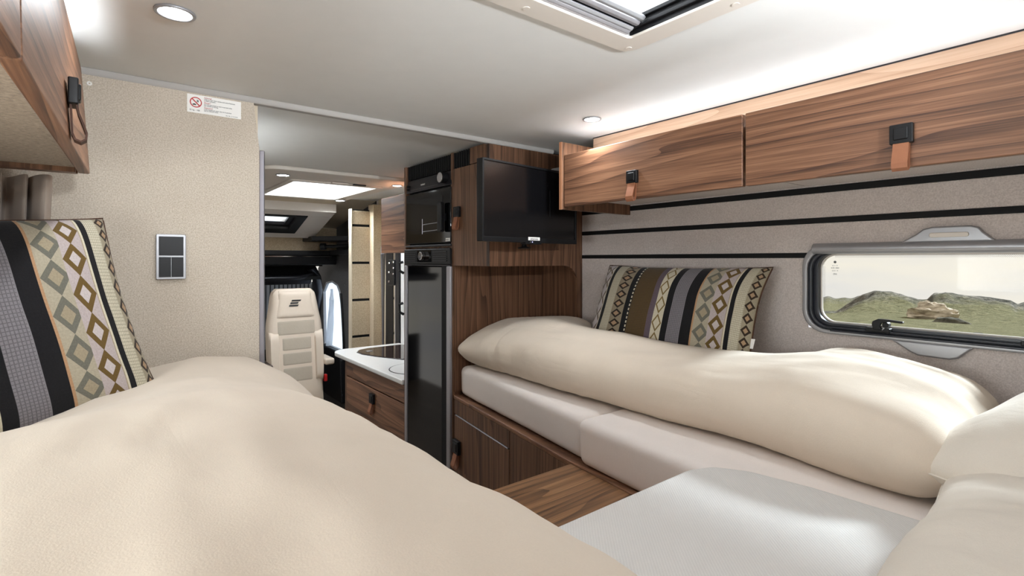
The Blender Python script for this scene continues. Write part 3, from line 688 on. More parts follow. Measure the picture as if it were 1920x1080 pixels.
# ---- overhead cabinets, right side
CX = 1.504
def overhead_right(ya, yb, label, hy, endpanel=False):
    t = thing('overhead_cabinet', label, 'cabinet', (1.72, (ya + yb) / 2, Z(.235)), 'overhead cabinets')
    m = MB(); m.box(CX + .022, ya, Z(.264), XR - .004, yb, Z(.405)); m.build('body', M['wood_y'], t)
    MB().box(CX + .024, ya + .001, Z(.259), XR - .004, yb - .001, Z(.264)).build('underside', M['felt_grey'], t)
    d = MB().box(CX, ya + .0025, Z(.222), CX + .022, yb - .0025, Z(.441)).build('door', M['wood_y'], t, 0.003)
    latch(d, (CX, hy, Z(.302)), (-1, 0))
    return t
c1 = overhead_right(.797, 1.578, 'walnut overhead cabinet on the right wall, next to the television', 1.210)
m = MB(); m.prism([(CX - .008, Z(.212)), (XR, Z(.212)), (XR, Z(.405)), (1.70, Z(.405)), (1.70, Z(.497)), (CX - .008, Z(.497))], 'y', 1.579, 1.597); ep = m.build('end_panel', M['wood_z'], c1, 0.002)
MB().box(CX - .0095, 1.580, Z(.212), CX - .0075, 1.596, Z(.497)).build('edge_band', plain('light_edge_band', srgb(186, 132, 98), .45), ep)
c2 = overhead_right(-.31, .793, 'walnut overhead cabinet on the right wall, above the window', .400)
# pale board closing the gap to the ceiling, lit by the strip behind the doors
o = MB().hexa([(1.700, YB + .01, Z(.405)), (1.712, YB + .01, Z(.405)), (1.712, 1.597, Z(.405)), (1.700, 1.597, Z(.405)), (1.706, YB + .01, Z(CEIL - .004)), (1.718, YB + .01, Z(CEIL - .004)), (1.718, 1.597, Z(CEIL - .004)), (1.706, 1.597, Z(CEIL - .004))]).build('trim_3', M['wood_pale'])
struct(o, 'pale board above the right overhead cabinets')
MB().box(1.704, YB + .01, Z(CEIL - .0045), 1.712, 1.597, Z(CEIL)).build('painted_shadow_line', M['grey_dark'], o)  # dark strip stands in for the shadow line at the ceiling joint
ls = thing('led_strip', 'glowing light strip on top of the right overhead cabinets', 'light strip', (1.60, .65, Z(.405)), 'hidden light strips')
MB().box(1.585, -.29, Z(.405), 1.605, 1.57, Z(.411)).build('profile', M['alu'], ls)
MB().box(1.588, -.288, Z(.411), 1.602, 1.568, Z(.414)).build('diodes', M['led'], ls)

# ---- overhead cabinets, left side (the run drifts slightly from the aisle line)
def lx(y, z):
    """left door face: x at a given y, height"""
    k = (1.65 - y) / 1.0
    xb = -.043 - .036 * k; xt = -.060 - .022 * k
    f = (z - .2117) / (.474 - .2117)
    return xb + (xt - xb) * f
def overhead_left(ya, yb, label, hy):
    t = thing('overhead_cabinet', label, 'cabinet', (-.25, (ya + yb) / 2, Z(.22)), 'overhead cabinets')
    def hx(z0, z1, off0, off1, y0, y1):
        return [(lx(y0, z0) + off0, y0, Z(z0)), (lx(y0, z0) + off1, y0, Z(z0)), (lx(y1, z0) + off1, y1, Z(z0)), (lx(y1, z0) + off0, y1, Z(z0)),
                (lx(y0, z1) + off0, y0, Z(z1)), (lx(y0, z1) + off1, y0, Z(z1)), (lx(y1, z1) + off1, y1, Z(z1)), (lx(y1, z1) + off0, y1, Z(z1))]
    p = hx(.228, .42, 0, -.024, ya, yb); q = [(XL if i in (0, 3, 4, 7) else v[0], v[1], v[2]) for i, v in enumerate(p)]
    MB().hexa(q).build('body', M['wood_y'], t)
    MB().hexa([(XL + .004, ya, Z(.224)), (lx(ya, .22) - .026, ya, Z(.224)), (lx(yb, .22) - .026, yb - .018, Z(.224)), (XL + .004, yb - .018, Z(.224)), (XL + .004, ya, Z(.228)), (lx(ya, .22) - .026, ya, Z(.228)), (lx(yb, .22) - .026, yb - .018, Z(.228)), (XL + .004, yb - .018, Z(.228))]).build('underside', M['felt_under'], t)
    d = MB().hexa(hx(.2117, .474, -.022, 0, ya + .0015, yb - .0015)).build('door', M['wood_y'], t, 0.003)
    if hy: latch(d, (lx(hy, .30), hy, Z(.300)), (1, .03), strap_mat='leather_edge')
    return t
l1 = overhead_left(.752, 1.65, 'walnut overhead cabinet on the left wall, nearest the felt partition', 1.215)
m = MB(); m.prism([(XL, Z(.2120)), (-.070, Z(.2120)), (-.070, Z(.228)), (XL, Z(.228))], 'y', 1.632, 1.650); m.build('bottom_rail', M['wood_z'], l1)
m = MB(); m.prism([(XL, Z(.2120)), (-.066, Z(.2120)), (-.082, Z(.42)), (-.082, Z(.505)), (-.11, Z(.505)), (-.11, Z(.42)), (XL, Z(.42))], 'y', 1.651, 1.668); m.build('end_panel', M['wood_z'], l1, 0.002)
l2 = overhead_left(-.30, .749, 'walnut overhead cabinet on the left wall, cut off at the top left corner', None)
ls = thing('led_strip', 'glowing light strip on top of the left overhead cabinets', 'light strip', (-.13, .65, Z(.42)), 'hidden light strips')
MB().box(-.138, -.29, Z(.42), -.112, 1.62, Z(.437)).build('profile', M['alu'], ls)
MB().box(-.137, -.288, Z(.437), -.113, 1.618, Z(.441)).build('diodes', M['led'], ls)

ls = thing('led_strip', 'added unseen light strip on the bathroom wall in the aisle', 'light strip', (PX + .012, 2.55, Z(.30)), 'hidden light strips')  # added out of view to brighten the ceiling beyond the partition
MB().box(PX, 2.20, Z(.30), PX + .022, 2.95, Z(.308)).build('profile', M['alu'], ls)
MB().box(PX + .003, 2.202, Z(.308), PX + .019, 2.948, Z(.311)).build('diodes', M['led'], ls)

# ---- ceiling spot lights
def spot(x, y, z, r, label, group, power):
    t = thing('ceiling_light', label, 'ceiling light', (x, y, z - .006), group)
    m = MB(); n = 28
    m.ring([(x + r * math.cos(2 * math.pi * k / n), y + r * math.sin(2 * math.pi * k / n)) for k in range(n)], [(x + r * .80 * math.cos(2 * math.pi * k / n), y + r * .80 * math.sin(2 * math.pi * k / n)) for k in range(n)], 'z', z - .006, z)
    m.build('bezel', M['silver'], t, 0.002)
    MB().lathe([(0, -.004), (r * .79, -.004), (r * .79, -.001)], (x, y, z), 'z', 24).build('lens', M['spot'], t)
    d = bpy.data.lights.new('spot_beam', 'AREA'); d.shape = 'DISK'; d.size = r * 1.5; d.energy = power; d.color = LAMP; d.spread = math.radians(150)
    lo = bpy.data.objects.new('spot_beam', d); C.objects.link(lo); put(lo, (x, y, z - .010), t)
spot(.110, 1.352, Z(CEIL), .040, 'round ceiling spot light above the left bed', 'ceiling spot lights over the beds', SPOT_POWER)
spot(1.468, 1.382, Z(CEIL), .036, 'round ceiling spot light above the right bed', 'ceiling spot lights over the beds', SPOT_POWER)
spot(.83, 3.36, Z(PB), .042, 'round spot light at the aisle corner of the kitchen roof window', 'kitchen spot lights', SPOT_POWER * 4.0)
spot(1.58, 3.345, Z(PB), .038, 'round spot light of the kitchen panel nearest the oven', 'kitchen spot lights', SPOT_POWER * 4.0)
spot(1.585, 4.50, Z(PB), .045, 'round spot light at the far corner of the kitchen panel', 'kitchen spot lights', SPOT_POWER * 4.0)

# ---- fill lamps added on the rear wall behind the camera to brighten the walls
def added(x, z, label):
    t = thing('fill_lamp', label, 'reading lamp', (x, YB, Z(z) - .05), 'added fill lamps on the rear wall')
    MB().lathe([(0, 0), (.045, 0), (.045, .012), (.03, .020), (.03, .05), (.055, .075), (.055, .09), (0, .09)], (x, YB, Z(z)), 'y', 24).build('housing', M['black'], t, smooth=True)
    MB().lathe([(0, .0905), (.048, .0905), (.048, .093), (0, .093)], (x, YB, Z(z)), 'y', 24).build('lens', emit('fill_lens', (*LAMP, 1), 20.0), t)
    d = bpy.data.lights.new('fill_beam', 'AREA'); d.shape = 'DISK'; d.size = .09; d.energy = REAR_FILL_POWER; d.color = LAMP
    lo = bpy.data.objects.new('fill_beam', d); C.objects.link(lo); put(lo, (x, YB + .098, Z(z)), t); d.spread = math.radians(95); lo.rotation_euler = (math.radians(104), 0, math.radians(-8 if x < .7 else 6))
added(.25, .36, 'round black added fill lamp on the rear wall over the left bed')
added(1.15, .36, 'round black added fill lamp on the rear wall over the right bed')

# ---- tall tower with oven and fridge
FX = 1.345
NB = 2.212                        # back of the bed niche = near side of the tower
tw = thing('tall_cabinet', 'tall walnut tower housing the oven and the fridge', 'cabinet', (1.64, 2.47, Z(ZF)))
MB().box(FX, NB, Z(ZF), XR, NB + .016, Z(CEIL - .012)).build('side_panel', M['wood_z'], tw)
MB().box(FX - .006, 2.722, Z(ZF), XR, 2.742, Z(CEIL - .012)).build('side_panel', M['wood_z'], tw, 0.002)
MB().box(XR - .03, NB + .016, Z(ZF), XR, 2.722, Z(CEIL - .012)).build('back_panel', M['black_matt'], tw)
MB().box(FX + .03, NB + .016, Z(.062), XR - .03, 2.722, Z(.072)).build('shelf', M['wood_x'], tw)
# ventilation comb above the oven
vg = thing('vent_grille', 'dark vertical slatted vent between oven and ceiling', 'vent', (FX + .03, 2.35, Z(.455)))
MB().box(FX + .07, 2.06, Z(.455), FX + .08, 2.72, Z(CEIL - .014)).build('backing', M['black_matt'], vg)
MB().box(FX + .066, 2.10, Z(.470), FX + .07, 2.30, Z(.498)).build('glow_strip', M['amber'], vg)
yv = 2.07; sl = None
while yv < 2.70:
    if sl is None:
        sl = MB().box(FX + .004, yv, Z(.455), FX + .030, yv + .009, Z(CEIL - .014)).build('slat', M['black_matt'], vg); y_ = yv
    else:
        c = sl.copy(); C.objects.link(c); c.parent = vg; c.location = sl.location + Vector((0, yv - y_, 0))
    yv += .021
# oven
ov = thing('oven', 'black built-in gas oven with glass door', 'oven', (FX + .2, 2.465, Z(.072)))
MB().box(FX + .02, NB + .02, Z(.074), XR - .06, 2.718, Z(.45)).build('casing', M['black_matt'], ov)
m = MB(); m.hexa([(FX - .004, NB + .008, Z(.378)), (FX + .02, NB + .008, Z(.378)), (FX + .02, 2.720, Z(.378)), (FX - .004, 2.720, Z(.378)), (FX + .008, NB + .008, Z(.452)), (FX + .02, NB + .008, Z(.452)), (FX + .02, 2.720, Z(.452)), (FX + .008, 2.720, Z(.452))])
cp = m.build('control_panel', M['grey_dark'], ov, 0.003)
m = MB(); m.tube([(FX + .006, 2.285, Z(.418)), (FX - .030, 2.285, Z(.418))], .029, 20); kb = m.build('knob', M['black'], cp, 0.002)
m = MB(); m.tube([(FX - .030, 2.285, Z(.418)), (FX - .034, 2.285, Z(.418))], .026, 20); m.build('knob_cap', M['chrome'], cp, 0.001)
for z_ in (.417, .400):
    m = MB(); m.tube([(FX + .004, 2.690, Z(z_)), (FX - .012, 2.690, Z(z_))], .0065, 12); m.build('button', M['black_matt'], cp)
MB().box(FX - .0015, 2.36, Z(.393), FX + .006, 2.665, Z(.394)).build('panel_line', M['silver'], cp)
text('brand_lettering', 'thetford', .014, M['white'], cp, (FX - .0025, 2.545, Z(.408)), FACE_LEFT)
dr = MB().box(FX - .006, NB + .010, Z(.088), FX + .016, 2.715, Z(.368)).build('door', M['black_gloss'], ov, 0.003)
MB().box(FX - .0072, 2.30, Z(.14), FX - .0062, 2.66, Z(.33)).build('door_window', plain('oven_window', srgb(26, 27, 31), .05), dr)
for zz_ in (.190, .152):
    m = MB(); m.tube([(FX - .0085, 2.325, Z(zz_ + .004)), (FX - .0085, 2.515, Z(zz_))], .0022, 6); m.build('rack_bar', M['alu'], dr, smooth=True)
m = MB(); m.tube([(FX - .0085, 2.515, Z(.222)), (FX - .0085, 2.515, Z(.140))], .002, 6); m.build('rack_bar', M['alu'], dr, smooth=True)
m = MB(); m.prism(rrect(2.262, Z(.142), 2.300, Z(.292), .010), 'x', FX - .040, FX - .016); hd = m.build('handle', M['black'], dr, 0.004)
MB().box(FX - .018, 2.274, Z(.20), FX - .005, 2.290, Z(.235)).build('handle_post', M['black'], dr)
st = MB().box(FX - .0075, 2.226, Z(.094), FX - .0062, 2.268, Z(.110)).build('sticker', M['white'], dr)
text('sticker_print', 'thetford', .008, M['ink_grey'], dr, (FX - .0080, 2.264, Z(.099)), FACE_LEFT)
MB().box(FX - .008, NB + .008, Z(.070), FX + .014, 2.720, Z(.080)).build('bottom_rail', M['grey_dark'], ov, 0.002)
# fridge
fr = thing('fridge', 'slim black glossy fridge below the oven', 'fridge', (FX + .25, 2.46, Z(-1.05)))
MB().box(FX + .022, NB + .02, Z(-1.40), XR - .05, 2.718, Z(.058)).build('casing', M['black_matt'], fr)
gp = MB().box(FX - .014, NB + .006, Z(-.024), FX + .022, 2.722, Z(.058)).build('vent_panel', M['black'], fr, 0.004)
for k in range(5):
    for a, b in ((2.245, 2.385), (2.575, 2.705)):
        MB().box(FX - .018, a, Z(-.008 + k * .0115), FX - .012, b, Z(-.003 + k * .0115)).build('slat', M['grey_dark'], gp)
MB().box(FX - .0165, 2.405, Z(-.012), FX - .013, 2.56, Z(.050)).build('control_plate', M['black_gloss'], gp)
m = MB(); m.tube([(FX - .016, 2.485, Z(.020)), (FX - .040, 2.485, Z(.020))], .023, 18); m.build('thermostat_knob', M['chrome'], gp, 0.003)
MB().box(FX - .012, NB + .006, Z(-.032), FX + .02, 2.722, Z(-.026)).build('upper_trim', M['grey_dark'], fr)
fd = MB().box(FX - .008, 2.305, Z(-1.40), FX + .02, 2.690, Z(-.036)).build('door', M['black_gloss'], fr, 0.003)
MB().box(FX - .012, NB + .006, Z(-1.40), FX + .02, 2.256, Z(-.033)).build('door_edge', M['alu'], fr, 0.004)
MB().box(FX - .010, 2.256, Z(-1.40), FX + .02, 2.303, Z(-.034)).build('grip_channel', M['black_matt'], fr)
MB().box(FX - .014, 2.692, Z(-1.40), FX + .02, 2.722, Z(-.033)).build('door_edge', M['alu'], fr, 0.004)

# ---- cupboard over the foot of the right bed
tc = thing('cupboard', 'walnut corner cupboard behind the television', 'cupboard', (1.64, 2.05, Z(-.03)))
CY = 1.895
MB().box(FX + .018, CY + .018, Z(-.030), XR, NB, Z(-.012)).build('bottom', M['wood_x'], tc)
m = MB(); m.box(FX + .018, CY + .018, Z(-.012), XR - .002, NB - .001, Z(CEIL - .012)); m.build('body', M['black_matt'], tc)
d = MB().box(FX, CY + .020, Z(-.030), FX + .018, NB - .002, Z(.452)).build('door', M['wood_z'], tc, 0.002)
latch(d, (FX, 2.160, Z(.235)), (-1, 0), .052, 1.0, 'leather')
MB().box(FX + .002, CY + .020, Z(.456), FX + .018, 2.06, Z(CEIL - .014)).build('upper_rail', M['wood_z'], tc)
# rear face: panel with a rounded opening to the niche on the right
pts = [(FX + .001, Z(-.030)), (FX + .001, Z(CEIL - .022)), (XR - .001, Z(CEIL - .022)), (XR - .001, Z(-.66)), (XR - .038, Z(-.66)), (XR - .038, Z(-.12))]
for k in range(9):
    a = math.radians(90.0 * k / 8); pts.append((XR - .038 - .09 + .09 * math.cos(a), Z(-.12) + .09 * math.sin(a)))
m = MB(); m.prism(pts, 'y', CY, CY + .018); m.build('rear_panel', M['wood_z'], tc)
MB().box(FX - .002, CY - .0005, Z(-.030), FX + .002, CY + .020, Z(CEIL - .022)).build('corner_edge', plain('dark_edge', srgb(50, 32, 24), .4), tc, 0.001)
MB().box(XR - .012, CY + .019, Z(-.66), XR - .002, NB - .011, Z(-.031)).build('niche_lining', M['wood_z'], tc)
# niche wall panel at the foot of the bed
MB().box(FX + .006, NB - .010, Z(-.66), XR - .002, NB - .001, Z(-.031)).build('niche_panel', M['wood_z'], tc)

# ---- television on its arm
tvx, tvy = 1.136, 1.65; dvx, dvy = .9928, .12; W_, H0, H1 = .590, .0726, .400
tv = thing('television', 'flat black television in front of the corner cupboard', 'television', (tvx + W_ / 2 * dvx, tvy + W_ / 2 * dvy, Z(H0)))
TM = Matrix(((dvx, -dvy, 0, tvx), (dvy, dvx, 0, tvy), (0, 0, 1, Z(H0)), (0, 0, 0, 1)))   # local x along the screen, y away from the viewer, z up
Ht = H1 - H0
MB(TM).box(0, .004, 0, W_, .034, Ht).build('housing', M['black'], tv, 0.004)
MB(TM).ring(rrect(0, 0, W_, Ht, .004, 2), rrect(.009, .020, W_ - .009, Ht - .009, .003, 2), 'y', -.003, .008).build('bezel', M['black'], tv, 0.0015)
MB(TM).box(.008, .002, .018, W_ - .008, .0045, Ht - .008).build('screen', M['black_screen'], tv)
MB(TM).box(.258, -.0045, .010, .330, -.003, .024).build('sticker', M['white'], tv)
rot_tv = Matrix(((dvx, 0, -dvy, 0), (dvy, 0, dvx, 0), (0, 1, 0, 0), (0, 0, 0, 1)))
FT = Matrix(((dvx, 0, dvy, 0), (dvy, 0, -dvx, 0), (0, 1, 0, 0), (0, 0, 0, 1)))
text('sticker_print', 'alphatronics', .010, M['ink_grey'], tv, TM @ Vector((.294, -.0050, .0135)), FT, 'CENTER')
MB(TM).box(.245, -.002, -.006, .345, .03, .001).build('sensor_bar', M['black'], tv, 0.002)
MB(TM).lathe([(0, 0), (.0025, 0), (.0025, -.001), (0, -.001)], (.284, -.0028, .003), 'y', 10).build('standby_light', M['blue_led'], tv)
MB(TM).lathe([(0, 0), (.002, 0), (.002, -.001), (0, -.001)], (.272, -.0028, .003), 'y', 10).build('sensor', M['ink_grey'], tv)
m = MB(); m.tube([(1.70, 1.74, Z(.425)), (1.60, 1.78, Z(.405)), (1.50, 1.80, Z(.33))], .012, 10); m.tube([(1.80, 1.70, Z(.45)), (1.62, 1.775, Z(.41))], .015, 10); m.build('arm', M['silver'], tv, smooth=True)
m = MB(); m.tube([(1.50, 1.74, Z(.25)), (1.50, 1.894, Z(.25))], .02, 10); m.box(1.46, 1.70, Z(.19), 1.54, 1.74, Z(.31)); m.build('mount', M['black'], tv)
kn = thing('travel_lock', 'black round travel lock below the television', 'lock', (1.52, 1.86, Z(.055)))
m = MB(); m.lathe([(0, 0), (.030, 0), (.032, .004), (.014, .009), (.010, .02), (.010, .055), (0, .055)], (1.52, 1.860, Z(.052)), 'z', 20); m.build('knob', M['black'], kn, smooth=True)
MB().box(1.512, 1.866, Z(.085), 1.528, 1.896, Z(.100)).build('bracket', M['black'], kn, 0.002)

# ---- kitchen unit
ku = thing('kitchen_unit', 'walnut kitchen drawer unit beyond the fridge', 'cabinet', (1.64, 3.2, Z(ZF)))
MB().box(FX + .02, 2.744, Z(ZF), XR - .04, 3.72, Z(-.728)).build('body', M['wood_z'], ku)
MB().box(FX + .004, 3.688, Z(ZF), FX + .03, 3.728, Z(-.728)).build('corner_post', M['wood_z'], ku, 0.004)
MB().box(FX, 2.746, Z(-.838), FX + .02, 3.686, Z(-.732)).build('drawer', M['wood_y'], ku, 0.003)
d = MB().box(FX, 2.746, Z(-1.10), FX + .02, 3.686, Z(-.846)).build('drawer', M['wood_y'], ku, 0.003)
latch(d, (FX, 3.205, Z(-.905)), (-1, 0), .055, 1.15)
MB().box(FX, 2.746, Z(-1.45), FX + .02, 3.686, Z(-1.108)).build('drawer', M['wood_y'], ku, 0.003)
top = [(1.325, 2.744), (1.325, 3.62)]
for k in range(9):
    a = math.radians(180 - 90.0 * k / 8); top.append((1.325 + .13 + .13 * math.cos(a), 3.86 + .0 + .13 * math.sin(a)))
top += [(XR - .036, 3.99), (XR - .036, 2.744)]
wt = MB().prism(top, 'z', Z(-.728), Z(-.698)).build('worktop', M['worktop'], None, 0.006); tag(wt, 'white rounded worktop on the kitchen drawer unit', 'worktop')
hp = []
for a, b in ((1.42, 2.95), (1.44, 3.10), (1.50, 3.45), (1.47, 3.66), (1.48, 3.76), (1.53, 3.83), (1.62, 3.86), (1.86, 3.86), (1.88, 3.84), (1.88, 2.97), (1.86, 2.95)): hp.append((a, b))
hob = thing('hob', 'dark glass hob cover set in the white worktop', 'hob', (1.66, 3.6, Z(-.698)))
hp = [(1.60, 3.30), (1.50, 3.52), (1.455, 3.66), (1.455, 3.76), (1.50, 3.84), (1.58, 3.875), (1.86, 3.875), (1.885, 3.85), (1.885, 3.30)]
MB().prism(hp, 'z', Z(-.698), Z(-.692)).build('glass_lid', plain('smoked_glass', srgb(46, 36, 34), .04), hob, 0.002)
MB().prism([(1.63 + (a - 1.63) * 1.03, 3.6 + (b - 3.6) * 1.03) for a, b in hp], 'z', Z(-.6982), Z(-.6950)).build('rim', M['grey_dark'], hob)
MB().box(1.515, 3.72, Z(-.692), 1.56, 3.75, Z(-.690)).build('control_mark', M['silver'], hob)
n = 40; cxx, cyy, rr = 1.56, 2.98, .19
sk2 = MB().ring([(cxx + rr * math.cos(2 * math.pi * k / n), cyy + rr * math.sin(2 * math.pi * k / n)) for k in range(n)], [(cxx + (rr - .006) * math.cos(2 * math.pi * k / n), cyy + (rr - .006) * math.sin(2 * math.pi * k / n)) for k in range(n)], 'z', Z(-.698), Z(-.6965)).build('sink_cover', M['black_matt'])
tag(sk2, 'round white sink lid with black seam in the worktop', 'sink'); MBx = MB().lathe([(0, 0), (rr - .007, 0), (rr - .007, .0022), (0, .0022)], (cxx, cyy, Z(-.698)), 'z', 40); MBx.build('lid', M['worktop'], sk2)
ko = thing('kitchen_cabinet', 'walnut overhead cabinet of the kitchen, left of the oven', 'cabinet', (1.72, 3.1, Z(.045)))
MB().box(1.522, 2.744, Z(.048), XR, 3.43, Z(.43)).build('body', M['wood_y'], ko)
MB().box(1.50, 2.746, Z(.045), 1.522, 3.432, Z(.43)).build('door', M['wood_y'], ko, 0.003)
MB().box(1.70, 2.744, Z(.43), XR, 3.20, Z(CEIL - .002)).build('upper_filler', M['wood_y'], ko)

# ---- passenger seat
SX, SY = 1.345, 4.95
se = thing('passenger_seat', 'cream and grey cab passenger seat seen from behind the bed', 'seat', (SX, SY, Z(ZF)))
def seat_prof(z):
    """half width of the backrest at height z"""
    return smooth_tab([(-1.15, .225), (-.95, .238), (-.74, .24), (-.60, .235), (-.48, .215), (-.36, .195), (-.305, .182), (-.278, .150)], z)
def seat_panel(name, x_a, x_b, z0, z1, yoff, mat, bulge=.02, nx=14, nz=14, parent=se, th=.05, edge=9.0):
    m = MB(); v = []
    for j in range(nz + 1):
        z = z0 + (z1 - z0) * j / nz
        xa, xb = (x_a(z) if callable(x_a) else x_a), (x_b(z) if callable(x_b) else x_b)
        for i in range(nx + 1):
            u = i / nx; x = xa + (xb - xa) * u
            ed = min(1, edge * min(u, 1 - u)) ** .5 * min(1, edge * min(j / nz, 1 - j / nz)) ** .5
            lean = (z + .7) * .14
            v.append((SX + x, SY + yoff + lean - bulge * ed, Z(z)))
    k = len(v)
    for p in list(v): v.append((p[0], SY + yoff + th + (p[2] - ZC + .7) * .14, p[2]))
    f = []; W = nx + 1
    for j in range(nz):
        for i in range(nx):
            a = j * W + i; f += [(a, a + 1, a + W + 1, a + W), (k + a, k + a + W, k + a + W + 1, k + a + 1)]
    for j in range(nz):
        a = j * W; f += [(a, a + W, k + a + W, k + a)]; a = j * W + nx; f += [(a, k + a, k + a + W, a + W)]
    for i in range(nx):
        f += [(i, k + i, k + i + 1, i + 1)]; a = nz * W + i; f += [(a, a + 1, k + a + 1, k + a)]
    m.add(v, f); return m.build(name, mat, parent, smooth=True)
seat_panel('backrest', lambda z: -seat_prof(z), seat_prof, -1.31, -.272, .04, M['seat_leather'], .03, 20, 30, th=.10)
hz = lambda x: 0
hw = lambda z: smooth_tab([(-.545, .185), (-.50, .178), (-.40, .158), (-.292, .140)], z)
hr_ = seat_panel('headrest', lambda z: -hw(z), hw, -.545, -.288, .020, M['seat_leather'], .022)
for a, b, wm in ((-.700, -.549, .195), (-.838, -.703, .150), (-.968, -.841, .150), (-1.12, -.971, .150)):
    seat_panel('seat_pad', -wm, wm, a, b, .022, M['seat_fabric'], .014, 24, 16)
for sg in (-1, 1):
    seat_panel('side_bolster', (lambda z: -seat_prof(z)) if sg < 0 else .152, -.152 if sg < 0 else seat_prof, -1.12, -.66, .020, M['seat_leather'], .032, 8, 14)
    MB().box(SX + sg * .25 - .025, SY - .10, Z(-.985), SX + sg * .25 + .065 * (1 if sg > 0 else .4), SY + .18, Z(-.925)).build('armrest', M['seat_leather'] if sg > 0 else plain('brown_armrest', srgb(70, 58, 50), .7), se, 0.02, seg=3)
# slanted three-bar emblem on the headrest
for k in range(3):
    w0 = .040
    zc = -.378 - k * .0225; xs = .004 - k * .012
    hh = .0075
    m = MB(); yl = SY + .020 - .0240 + (zc + .7) * .14
    m.prism([(SX - w0 + xs - .004, Z(zc - hh)), (SX + w0 + xs - .004 - (0.0 if k == 0 else .012 * (k == 1)), Z(zc - hh)), (SX + w0 + xs + .004 - (.012 * (k == 1)), Z(zc + hh)), (SX - w0 + xs + .004, Z(zc + hh))], 'y', yl - .002, yl + .002)
    m.build('emblem_bar', M['ink'], hr_)
MB().box(SX - .24, SY - .50, Z(-1.42), SX + .24, SY + .10, Z(-1.31)).build('seat_base', M['seat_fabric'], se, 0.03, seg=3)
MB().box(SX - .20, SY - .40, Z(ZF), SX + .20, SY + .05, Z(-1.42)).build('pedestal', M['black'], se, 0.01)
MB().box(SX + .238, SY - .03, Z(-1.15), SX + .268, SY + .01, Z(-1.085)).build('belt_buckle', M['red_button'], se, 0.005)

# ================================================================== SMALL THINGS ON THE PARTITION
sw_ = thing('light_switch', 'silver framed double switch plate on the felt partition', 'switch', (.144, 1.9, Z(-.06)))
FXa, FXb, FZa, FZb = .105, .182, -.060, .078
MB().prism(rrect(FXa, Z(FZa), FXb, Z(FZb), .004, 3), 'y', 1.887, 1.9).build('frame', M['silver'], sw_, 0.0015)
MB().box(FXa + .007, 1.8845, Z(.013), FXb - .007, 1.888, Z(FZb - .007)).build('socket_cover', M['black'], sw_, 0.001)
MB().box(FXa + .007, 1.8845, Z(FZa + .007), (FXa + FXb) / 2 - .0007, 1.888, Z(.008)).build('rocker', M['black'], sw_, 0.001)
MB().box((FXa + FXb) / 2 + .0007, 1.8845, Z(FZa + .007), FXb - .007, 1.888, Z(.008)).build('rocker', M['black'], sw_, 0.001)
nt = thing('warning_notice', 'white warning sticker with red prohibition sign under the ceiling rail', 'sticker', (.262, 1.8995, Z(.465)))
nx0, nx1, nz0, nz1 = .186, .338, .4655, .5225
MB().box(nx0, 1.8990, Z(nz0), nx1, 1.9, Z(nz1)).build('sheet', M['white'], nt)
cx_, cz_ = nx0 + .0235, nz0 + .0330; n = 28
MB().ring([(cx_ + .0165 * math.cos(2 * math.pi * k / n), Z(cz_ + .0165 * math.sin(2 * math.pi * k / n))) for k in range(n)], [(cx_ + .0136 * math.cos(2 * math.pi * k / n), Z(cz_ + .0136 * math.sin(2 * math.pi * k / n))) for k in range(n)], 'y', 1.8982, 1.8990).build('prohibition_ring', M['red'], nt)
q = .0105; e = .0011
MB().prism([(cx_ - q - e, Z(cz_ + q - e)), (cx_ - q + e, Z(cz_ + q + e)), (cx_ + q + e, Z(cz_ - q + e)), (cx_ + q - e, Z(cz_ - q - e))], 'y', 1.8980, 1.8990).build('prohibition_bar', M['red'], nt)
MB().prism([(cx_ - .009, Z(cz_ - .009)), (cx_ + .001, Z(cz_ - .009)), (cx_ + .001, Z(cz_ - .006)), (cx_ - .004, Z(cz_ - .004)), (cx_ - .009, Z(cz_ - .006))], 'y', 1.8984, 1.8990).build('pictogram', M['ink'], nt)
MB().prism([(cx_ + .002, Z(cz_ + .001)), (cx_ + .008, Z(cz_ + .001)), (cx_ + .008, Z(cz_ + .007)), (cx_ + .003, Z(cz_ + .009))], 'y', 1.8984, 1.8990).build('pictogram', M['ink_grey'], nt)
text('print', '25 kg - 100', .0062, M['ink'], nt, (nx0 + .006, 1.8985, Z(nz0 + .0060)), FACE_REAR)
for k, (hd_, l1_, l2_) in enumerate((('Achtung!', 'Während der Fahrt dürfen sich keine Personen', 'im Bett aufhalten.'), ('Danger!', 'It is not permitted to stay in the bed while', 'the vehicle is moving.'), ('Attention!', 'Il est interdit de rester dans le lit pendant', 'que le véhicule roule.'))):
    zt_ = nz1 - .0075 - k * .0158
    text('print', hd_, .0058, M['red'], nt, (nx0 + .046, 1.8985, Z(zt_)), FACE_REAR)
    text('print', l1_, .0046, M['ink'], nt, (nx0 + .046, 1.8985, Z(zt_ - .0048)), FACE_REAR)
    text('print', l2_, .0046, M['ink'], nt, (nx0 + .046, 1.8985, Z(zt_ - .0092)), FACE_REAR)
text('print', 'Art. Nr. 2 113 0 04', .0044, M['ink'], nt, (nx1 - .045, 1.8985, Z(nz0 + .0030)), FACE_REAR)
m = MB(); m.ring([(-.051 + .0062 * math.cos(a), Z(.503) + .0062 * math.sin(a)) for a in [2 * math.pi * k / 16 for k in range(16)]], [(-.051 + .0022 * math.cos(a), Z(.503) + .0022 * math.sin(a)) for a in [2 * math.pi * k / 16 for k in range(16)]], 'y', 1.897, 1.9)
sc_ = m.build('screw_cap', M['white'], None, 0.0008); tag(sc_, 'small white ring shaped cap on the felt partition', 'cap')

